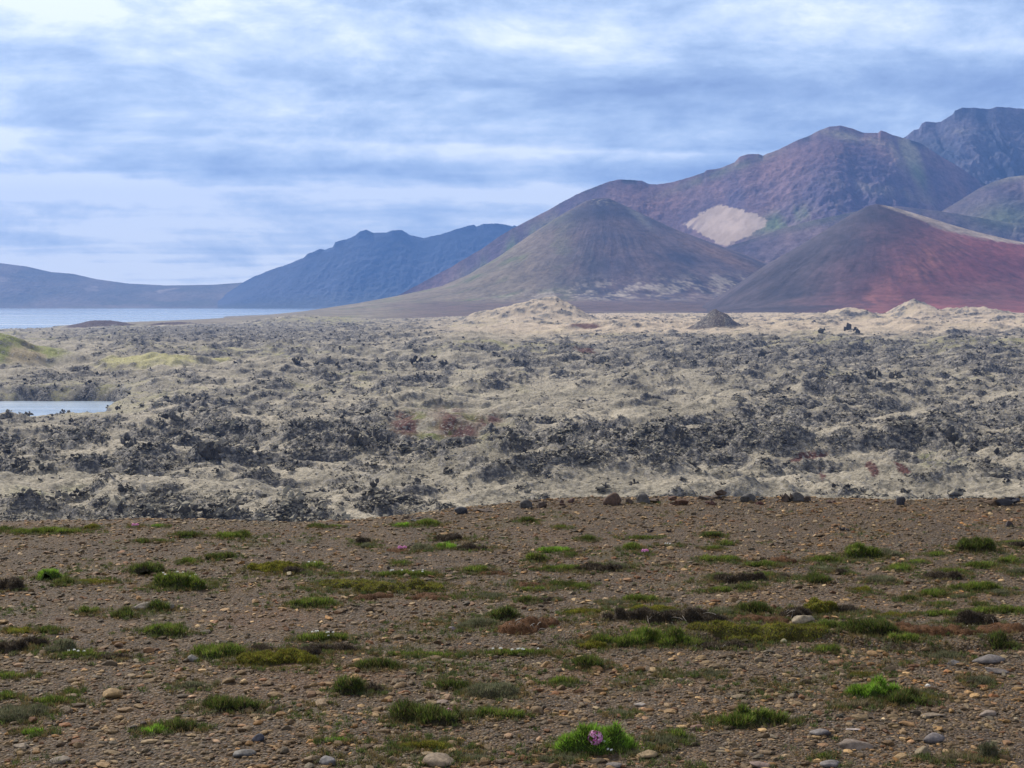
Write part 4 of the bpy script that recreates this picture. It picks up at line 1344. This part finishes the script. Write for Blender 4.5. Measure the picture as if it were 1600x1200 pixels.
STONES = [
    (686, 1200, 56, 26, (0.20, 0.155, 0.11), 'big rounded tan stone at the bottom edge left of centre'), (1258, 978, 40, 20, (0.22, 0.18, 0.125), 'round tan stone in front of the bare pale roots'),
    (1224, 1005, 13, 8, (0.30, 0.27, 0.17), 'small pale yellow stone below the long turf strip'), (1550, 1038, 56, 18, (0.13, 0.115, 0.11), 'big grey brown stone right of the grey green tuft'),
    (1562, 1054, 34, 12, (0.12, 0.105, 0.10), 'grey stone below the big grey brown stone'), (1340, 1172, 54, 20, (0.17, 0.135, 0.11), 'large brownish stone near the bottom, right of the middle'),
    (1462, 1162, 36, 20, (0.14, 0.125, 0.125), 'grey rounded stone right of the large brownish one'), (1445, 1182, 28, 18, (0.19, 0.15, 0.095), 'tan stone below the grey rounded stone'),
    (1285, 1152, 36, 16, (0.15, 0.135, 0.13), 'grey stone left of the large brownish one'), (1300, 1200, 34, 14, (0.16, 0.145, 0.14), 'grey stone cut by the bottom edge, right part'),
    (1190, 1202, 34, 14, (0.19, 0.14, 0.12), 'pinkish stone cut by the bottom edge, right part'), (1012, 1186, 36, 14, (0.23, 0.17, 0.10), 'yellowish tan stone right of the thrift cushion'),
    (510, 1196, 30, 16, (0.16, 0.15, 0.15), 'light grey stone at the bottom edge left of centre'), (380, 1184, 34, 14, (0.15, 0.14, 0.13), 'grey flat stone near the bottom left of centre'),
    (402, 1160, 20, 16, (0.085, 0.085, 0.10), 'dark bluish stone below the middle left gravel'), (208, 1142, 14, 10, (0.05, 0.04, 0.04), 'black small stone left of the bright lime tuft'),
    (223, 1136, 12, 10, (0.07, 0.05, 0.045), 'dark brown small stone above the black one'), (300, 1034, 20, 12, (0.16, 0.15, 0.14), 'grey stone left of the green fan shaped tuft'),
    (172, 1092, 34, 18, (0.24, 0.16, 0.075), 'ochre stone cluster block left of the dark wide tuft'), (232, 1163, 28, 9, (0.25, 0.18, 0.10), 'light ochre stone below the bright lime tuft'),
    (90, 1194, 34, 14, (0.17, 0.14, 0.11), 'brown stone at the bottom edge in the left corner'), (30, 1170, 26, 10, (0.20, 0.16, 0.12), 'tan stone near the bottom left corner'),
    (1062, 968, 14, 8, (0.2, 0.18, 0.16), 'pale small stone by the dark bank'), (1492, 1040, 20, 10, (0.13, 0.12, 0.12), 'small grey stone between the tuft and the big grey stone'),
    (218, 954, 26, 14, (0.20, 0.17, 0.14), 'pale hump stone between two dark tufts, left'), (264, 954, 20, 12, (0.15, 0.13, 0.11), 'brown stone right of the tall dark tuft, left'),
    (706, 985, 12, 7, (0.22, 0.18, 0.18), 'pale pinkish stone left of the soil mound'), (1090, 1140, 22, 10, (0.20, 0.12, 0.09), 'reddish stone left of the notched green tuft'),
    (1400, 985, 12, 6, (0.5, 0.47, 0.42), 'white splinter stone on the brown soil, right'), (1230, 1128, 40, 12, (0.18, 0.14, 0.10), 'long flat brown stone right of the notched green tuft'),
    (1460, 1122, 40, 9, (0.19, 0.15, 0.11), 'long pale flat stone in the lower right gravel'), (1420, 1136, 26, 10, (0.22, 0.13, 0.06), 'orange stone in the lower right gravel'),
    (1450, 1074, 8, 6, (0.6, 0.57, 0.52), 'tiny white stone in the right gravel'), (1545, 1120, 30, 12, (0.20, 0.16, 0.13), 'tan flat stone at the lower right'),
    (1335, 1142, 26, 5, (0.42, 0.36, 0.33), 'pale flat splinter above the large brownish stone'), (960, 1200, 26, 10, (0.15, 0.13, 0.12), 'brown stone at the bottom edge below the thrift cushion'),
    (1000, 1104, 20, 7, (0.30, 0.26, 0.22), 'pale flat stone behind the thrift cushion'), (690, 1100, 20, 8, (0.21, 0.16, 0.13), 'pinkish flat stone above the pink flowered hummock'),
]
SPOTS = []
for i, (px, py, w, h, c, lab) in enumerate(ROCKS):
    X, Y, Z = on_ground(px, min(py, 832)); SPOTS.append((X, Y, w / FPX * Y * .5))
    k = Y / FPX
    stone_obj('rock', X, Y + w * k * .3, float(ground_z(X, Y + w * k * .3)) - 0.006, w * k * 1.05, h * k * 1.12, w * k * .7, c, lab, 'rock', 'rocks on and near the gravel edge', 40 + i, rock=(w > 1.9 * h))
for i, (px, py, w, h, c, lab) in enumerate(STONES):
    X, Y, Z = on_ground(px, py); k = Y / FPX
    dpt = min(w * k * .8, 0.6 * h * k / (EYE / Y)); hh = max(h * k - dpt * EYE / Y * .7, .3 * h * k)
    SPOTS.append((X, Y + dpt / 2, w * k * .5))
    stone_obj('stone', X, Y + dpt / 2, float(ground_z(X, Y + dpt / 2)), w * k, hh, dpt, c, lab, 'stone', 'larger stones on the gravel', 200 + i)

fx = np.array([f[:4] for f in FOOT]); sp_ = np.array(SPOTS)


def in_foot(x, y, grow=1.0):
    r = np.zeros(len(x), bool)
    for (X, Y, a, b) in fx: r |= ((x - X) / (a * grow)) ** 2 + ((y - Y) / (b * grow)) ** 2 < 1
    return r


# loose mid-sized stones, each one its own object
ME_ST = {}
REFS = []
for line in PLANTS:
    head, lab = line.split('|'); a_ = head.split()
    if len(lab.split()) <= 10: REFS.append((float(a_[0]), float(a_[1]), float(a_[2]), lab))
USED = set()


def neighbour_label(pre, px, py, refs, group, ysc=1.0):
    """say where a thing lies by the nearest described neighbours; None when nothing sets it apart"""
    near = sorted(refs, key=lambda r: (r[0] - px) ** 2 + (ysc * (r[1] - py)) ** 2)[:4]
    for (rx, ry, rw, lab) in near:
        dx_, dy_ = px - rx, (py - ry) * ysc
        hx, hy = ('left of' if dx_ < 0 else 'right of'), ('in front of' if dy_ > 0 else 'behind')
        q_ = abs(dx_) / (abs(dx_) + abs(dy_) + 1e-6)
        rel = hx if q_ > .7 else hy if q_ < .3 else ('in front and ' if dy_ > 0 else 'behind and ') + hx
        for ad in (('just ' if math.hypot(dx_, dy_) < rw * .9 + 12 else 'well ' if math.hypot(dx_, dy_) > rw + 60 else ''),):
            t = '%s %s%s the %s' % (pre, ad, rel, lab)
            if t not in USED and len(t.split()) <= 16:
                USED.add(t); return t
    return None


cnt = 0; tries = 0; placed = []
qs = random.Random(5)
while cnt < 260 and tries < 8000:
    tries += 1
    Y = 1 / (1 / 4.75 - qs.random() * (1 / 4.75 - 1 / 8.8)); X = qs.uniform(-.37, .37) * Y
    if in_foot(np.array([X]), np.array([Y]), 1.15)[0]: continue
    s = math.exp(qs.gauss(math.log(0.025), .3)) * (0.9 + 0.03 * Y)
    if (np.hypot(sp_[:, 0] - X, sp_[:, 1] - Y) < sp_[:, 2] + s * .7).any(): continue
    if any((X - a) ** 2 + (Y - b) ** 2 < (s + c) ** 2 * .5 for a, b, c in placed): continue
    placed.append((X, Y, s))
    ci = int(RNG.choice(len(STONE_COL), p=STONE_W)); pi = qs.randrange(12)
    if (ci, pi) not in ME_ST:
        V, F = PEB_HI[pi]
        ME_ST[(ci, pi)] = make_mesh('stone', V, F, M_STONE, {'col': np.clip(STONE_COL[ci][None] * (1 + 0.3 * fbm(V[:, 0] * 3 + pi, V[:, 1] * 3, 1.0, 3, pi))[:, None], .01, .9)})
    o = add_obj('stone', ME_ST[(ci, pi)], None, (X, Y, float(ground_z(X, Y)) + s * .12))
    o.scale = (s * .62, s * .62, s * .62); o.rotation_euler = (qs.uniform(-.2, .2), qs.uniform(-.2, .2), qs.uniform(0, 6.28))
    zone = 'in the lowest foreground' if Y < 5.5 else ('in the lower gravel' if Y < 6.6 else 'in the upper gravel')
    side = 'left' if X / Y < -.12 else ('right' if X / Y > .12 else 'centre')
    qx, qy = [float(q) for q in proj(X, Y, 0.0)]
    lab = neighbour_label(('large ' if s > .04 else 'small ' if s < .024 else '') + STONE_NAME[ci] + ' stone', qx, qy, REFS, '', 1.8)
    if lab: tag(o, lab, 'stone', 'loose stones on the gravel')
    else: bpy.data.objects.remove(o); placed.pop(); continue
    cnt += 1

# the gravel itself
def gravel(N, y0, y1, protos, med, sd, pw):
    u = RNG.random(N)
    yy = 1 / (1 / y0 - u * (1 / y0 - 1 / y1)) if pw else np.sqrt(y0 * y0 + u * (y1 * y1 - y0 * y0))
    xx = RNG.uniform(-1, 1, N) * (.47 * yy + 1.9)
    k = ~in_foot(xx, yy, .92)
    yc = np.interp(xx / yy, _ca, _cY)
    k &= yy < yc + 0.8
    dn = fbm(xx, yy, 0.9, 3, 501)
    k &= RNG.random(N) < 0.80 + 0.5 * dn
    xx, yy = xx[k], yy[k]; n = len(xx)
    s = np.exp(RNG.normal(math.log(med), sd, n)) * 0.5
    s = np.minimum(s, 0.035)
    S = s[:, None] * np.stack([RNG.uniform(.9, 1.3, n), RNG.uniform(.8, 1.1, n), RNG.uniform(.7, 1.15, n)], 1)
    P = np.stack([xx, yy, ground_z(xx, yy) + s * RNG.uniform(-.05, .22, n)], 1)
    ci = RNG.choice(len(STONE_COL), n, p=STONE_W)
    col = STONE_COL[ci] * np.exp(RNG.normal(0, .28, n))[:, None]
    och = fbm(xx, yy, 0.5, 2, 511)[:, None]
    col = col * (1 + och * np.array([[.25, .05, -.2]]))
    return scatter(protos, RNG.integers(0, len(protos), n), P, S, RNG.random(n) * 6.28, np.clip(col, .01, .7))


sets = [gravel(23000, 3.6, 6.4, PEB_MD, 0.021, .42, False), gravel(25000, 6.4, 12.2, PEB_LO, 0.026, .42, False), gravel(44000, 3.6, 12.2, PEB_LO, 0.012, .35, True), gravel(13500, 6.4, 12.5, PEB_LO, 0.034, .3, False)]
off = 0; Vs, Fs, Cs = [], [], []
for V, F, C in sets:
    Vs.append(V); Fs.append(F + off); Cs.append(C); off += len(V)
tag(add_obj('gravel', make_mesh('gravel', np.concatenate(Vs), np.concatenate(Fs), M_STONE, {'col': np.concatenate(Cs)}, smooth=False)),
    'dense layer of small mixed brown pebbles on the ground', 'gravel', None, 'stuff')

# thin wisps of grass and lichen among the pebbles
N = 27000
u = RNG.random(N); y_ = 1 / (1 / 4.2 - u * (1 / 4.2 - 1 / 11.4)); x_ = RNG.uniform(-1, 1, N) * (.46 * y_ + 1.8)
cl_ = fbm(x_, y_, 0.7, 3, 601)
k = (RNG.random(N) < sstep(-.05, .6, cl_)) & (y_ < np.interp(x_ / y_, _ca, _cY) - .05)
x_, y_ = x_[k], y_[k]
gxs, gys = [x_], [y_]
for (X, Y, a, b, kd) in FOOT:
    cnt_ = int(10 + 260 * a)
    if kd in 's': cnt_ //= 3
    t_ = RNG.uniform(0, 2 * PI, cnt_); r_ = 1 + np.abs(RNG.normal(0, .55, cnt_))
    gxs.append(X + np.cos(t_) * r_ * (a + .01)); gys.append(Y + np.sin(t_) * r_ * (b + .015))
x_ = np.concatenate(gxs); y_ = np.concatenate(gys)
k = y_ < np.interp(x_ / y_, _ca, _cY); x_, y_ = x_[k], y_[k]; m = len(x_)
per = 26
r_ = np.abs(RNG.normal(0, 1, (m, per))) * RNG.uniform(.006, .022, m)[:, None]; an = RNG.uniform(0, 2 * PI, (m, per))
bx = (x_[:, None] + r_ * np.cos(an)).ravel(); by = (y_[:, None] + r_ * np.sin(an)).ravel()
pal = np.array([(0.10, 0.13, 0.035), (0.14, 0.14, 0.075), (0.075, 0.10, 0.03), (0.19, 0.14, 0.06), (0.12, 0.10, 0.04)])
cc = np.repeat(pal[RNG.integers(0, 5, m)], per, axis=0) * RNG.uniform(.6, 1.3, m * per)[:, None]
nn = len(bx)
Vb, Fb, Cb = blades(RNG, bx, by, ground_z(bx, by) + .004, np.zeros(nn), np.zeros(nn), np.ones(nn), cc, 0.016, 0.0042, .8)
tag(add_obj('ground_cover', make_mesh('ground_cover', Vb, Fb, M_LEAF, {'col': Cb}, smooth=False)),
    'thin wisps of grass and lichen among the pebbles', 'ground cover', None, 'stuff')

# ---------------------------------------------------------------- lava boulders that stand out
def on_lava(px, py, dmin=230):
    """nearest visible point of the lava sheet at a pixel"""
    a = float(ray(px, py)[0])
    d = LAVA[0]; d = d[d > dmin]
    z = np.asarray(lava_sample(a * d, d)[0])
    pyy = proj(a * d, d, z)[1]
    run = np.minimum.accumulate(pyy)
    i = int(np.argmax(run <= py)) if (run <= py).any() else int(np.argmin(pyy))
    return a * d[i], d[i], z[i]


def clump_rock(seed):
    r = random.Random(seed); Vs, Fs, off = [], [], 0
    for k in range(11):
        V, F = hull_rock(seed * 13 + k, r.randint(8, 12), (r.uniform(.6, 1), r.uniform(.6, 1), r.uniform(.5, 1)))
        t = r.uniform(-1, 1); V = V * r.uniform(.32, .55) + np.array([t * .7, r.uniform(-.4, .4), r.uniform(-.3, .38) * (1 - t * t * .8)])
        Vs.append(V); Fs.append(F + off); off += len(V)
    return np.concatenate(Vs), np.concatenate(Fs)


BOULD = [
    (325, 716, 50, 26, 'largest dark hollow looking lava block left of the middle'), (275, 660, 28, 20, 'dark lava block above and left of the largest block'), (205, 742, 24, 12, 'low dark lava block in bare moss, left'),
    (32, 735, 30, 18, 'dark lava block near the left edge above the gravel'), (72, 735, 26, 14, 'dark lava block right of the one near the left edge'), (200, 695, 28, 18, 'brownish lava block below the pond'),
    (122, 778, 26, 14, 'lava block just behind the gravel edge at the left'), (245, 776, 24, 14, 'lava block just behind the gravel edge, second from left'), (466, 570, 20, 11, 'squat dark block in the sunlit moss left of centre'),
    (528, 574, 10, 9, 'small dark block right of the squat block'), (650, 568, 22, 12, 'dark pointed block in pale moss near the centre'), (692, 571, 14, 8, 'small dark block right of the dark pointed block'),
    (1324, 516, 13, 12, 'square dark block on the far pale moss, left of its smaller neighbour'), (1338, 519, 12, 8, 'smaller dark block touching the square far block'), (1283, 520, 12, 10, 'small dark pinnacle left of the square far block'),
    (1418, 672, 20, 14, 'rounded dark block on the slope right of the middle'), (1487, 690, 20, 26, 'tall dark pinnacle above the turf, right'), (1500, 698, 18, 12, 'dark block touching the tall pinnacle on its right'),
    (562, 700, 40, 24, 'big dark block left of the red and green slope'), (596, 690, 28, 20, 'dark block touching the red and green slope'), (640, 706, 40, 12, 'long dark block below the red and green slope'),
    (870, 690, 30, 14, 'dark block in the black band right of the red slope'), (800, 690, 20, 18, 'upright block at the left end of the black band'), (1060, 690, 20, 20, 'upright block at the right end of the black band'),
    (920, 724, 40, 8, 'long flat dark slab in the moss below the black band'), (802, 738, 10, 10, 'small pointed block below the black band'), (578, 776, 26, 10, 'dark block pair above the gravel edge, lower piece'),
    (596, 790, 26, 12, 'dark block near the gravel edge left of centre'), (942, 768, 26, 13, 'dark block in pale moss above the tallest edge rock'), (810, 765, 16, 8, 'small dark block in pale moss above the dark rock pair'),
    (990, 757, 18, 9, 'small slanted block in pale moss, centre right'), (1068, 753, 14, 8, 'small block in pale moss right of the slanted one'), (1415, 770, 16, 9, 'small block in the pale moss flat at the right'),
    (1305, 762, 12, 7, 'tiny block in the pale moss flat, right of centre'), (1350, 768, 14, 7, 'flat block in the pale moss flat, right of centre'), (1190, 560, 14, 10, 'dark block topping the far rubble, right of centre'),
    (1365, 592, 26, 16, 'dark block in the middle of the right hand rubble'), (1400, 590, 24, 10, 'long dark block right of the middle rubble block'), (1525, 584, 14, 9, 'small dark block in sunlit moss at the right'),
    (1090, 738, 10, 7, 'tiny block above the pale moss flat, centre right'), (700, 740, 16, 9, 'small block in grey moss below the red slope'), (455, 735, 14, 8, 'small block in grey moss left of centre'),
    (185, 640, 12, 8, 'small block on the near shore of the pond'), (95, 646, 14, 8, 'dark block on the pond edge, middle'), (45, 650, 16, 8, 'dark block on the pond edge, left'),
]
for i, (px, py, w, h, lab) in enumerate(BOULD):
    X, Y, Z = on_lava(px, py); k = Y / FPX
    V, F = (jag_rock if h > .65 * w else clump_rock)(700 + i); ext = V.max(0) - V.min(0)
    V = (V - V.min(0) - ext / 2) / ext * np.array([w * k, w * k * .7, h * k * 1.3]); V[:, 2] += h * k * .35
    tag(add_obj('lava_boulder', make_mesh('lava_boulder', V, F, M_LROCK, {'tone': np.full(len(V), 0.22 + .3 * ((i * 37) % 10) / 10)}, smooth=False), None, (X, Y, Z)),
        lab, 'boulder', 'dark lava boulders standing out of the moss')
ME_JAG = [make_mesh('lava_boulder', V, F, M_LROCK, {'tone': np.full(len(V), .46)}, smooth=False) for V, F in [clump_rock(60 + q) for q in range(14)]]
cnt = 0; tries = 0
while cnt < 180 and tries < 4000:
    tries += 1
    px = qs.uniform(5, 1595); py = qs.uniform(525, 775)
    X, Y, Z = on_lava(px, py)
    rv = float(lava_sample(np.array([X]), np.array([Y]))[1][0])
    if rv < .35 + .3 * qs.random() or Z < -58.5: continue
    cnt += 1
    s = qs.uniform(5, 10) * Y / FPX * .6
    o = add_obj('lava_boulder', ME_JAG[qs.randrange(14)], None, (X, Y, Z + s * .1)); o.scale = (s, s * .9, s * qs.uniform(.6, 1.0)); o.rotation_euler = (0, 0, qs.uniform(0, 6.28))
    zone = 'far' if py < 590 else ('middle' if py < 690 else 'near')
    side = 'left' if px < 530 else ('right' if px > 1070 else 'central')
    lab = neighbour_label('jagged dark lava boulder', px, py, [(b[0], b[1], b[2], b[4]) for b in BOULD if len(b[4].split()) <= 10], '', 1.5)
    if lab: tag(o, lab, 'boulder', 'jagged boulders of the lava field')
    else: bpy.data.objects.remove(o); cnt -= 1

# ---------------------------------------------------------------- the cloud that shades the foreground
def _cloud(n, b):
    co = n.node('ShaderNodeTexCoord').outputs['Object']
    ln = n.vmath('LENGTH', co, None, 1)
    f = n.noise(co, 1.6, 4, 0.55)
    f2 = n.math('ADD', ln, n.math('MULTIPLY', n.math('SUBTRACT', f, 0.5), 0.9))
    al = n.maprange(f2, 0.55, 0.98, 0.42, 0.0)
    b.inputs['Base Color'].default_value = (0.9, 0.9, 0.92, 1)
    tl = n.node('ShaderNodeBsdfTranslucent'); tl.inputs[0].default_value = (0.85, 0.87, 0.92, 1)
    tp = n.node('ShaderNodeBsdfTransparent')
    mx = n.node('ShaderNodeMixShader'); n.put(mx.inputs[0], al)
    out = [q for q in n.n if q.bl_idname == 'ShaderNodeOutputMaterial'][0]
    n.l.new(tp.outputs[0], mx.inputs[1]); n.l.new(tl.outputs[0], mx.inputs[2]); n.l.new(mx.outputs[0], out.inputs['Surface'])
M_CLOUD = material('cloud', _cloud)
bm = bmesh.new(); bmesh.ops.create_icosphere(bm, subdivisions=5, radius=1.0)
for v in bm.verts: v.co *= 1 + 0.12 * mnoise.noise(v.co * 2.5)
me = bpy.data.meshes.new('cloud'); bm.to_mesh(me); bm.free(); me.materials.append(M_CLOUD)
cz = 1330.0
off = SV * (cz / SV.z)
def put_cloud(gx, gy, sx, sy, lab):
    o = add_obj('cloud', me, None, (gx + off.x, gy + off.y, cz)); o.scale = (sx, sy, 90)
    tag(o, lab, None, None, 'structure')
put_cloud(0, 230, 1050, 1000, 'thin cloud overhead that shades the gravel')

# ---------------------------------------------------------------- haze
bm = bmesh.new(); bmesh.ops.create_cube(bm, size=1.0)
me = bpy.data.meshes.new('haze'); bm.to_mesh(me); bm.free()
hz = add_obj('haze', me)
hz.scale = (30000, 15400, 1260); hz.location = (0, 7200, 510)
mh = bpy.data.materials.new('haze_air'); mh.use_nodes = True
nh = NT(mh.node_tree); nh.n.clear()
oh = nh.node('ShaderNodeOutputMaterial'); vh = nh.node('ShaderNodeVolumePrincipled')
vh.inputs['Color'].default_value = (0.20, 0.42, 1.0, 1)
vh.inputs['Density'].default_value = 6.2e-5
vh.inputs['Anisotropy'].default_value = 0.1
nh.l.new(vh.outputs[0], oh.inputs['Volume'])
me.materials.append(mh)
tag(hz, 'thin blue haze in the air over the whole view', 'haze', None, 'stuff')
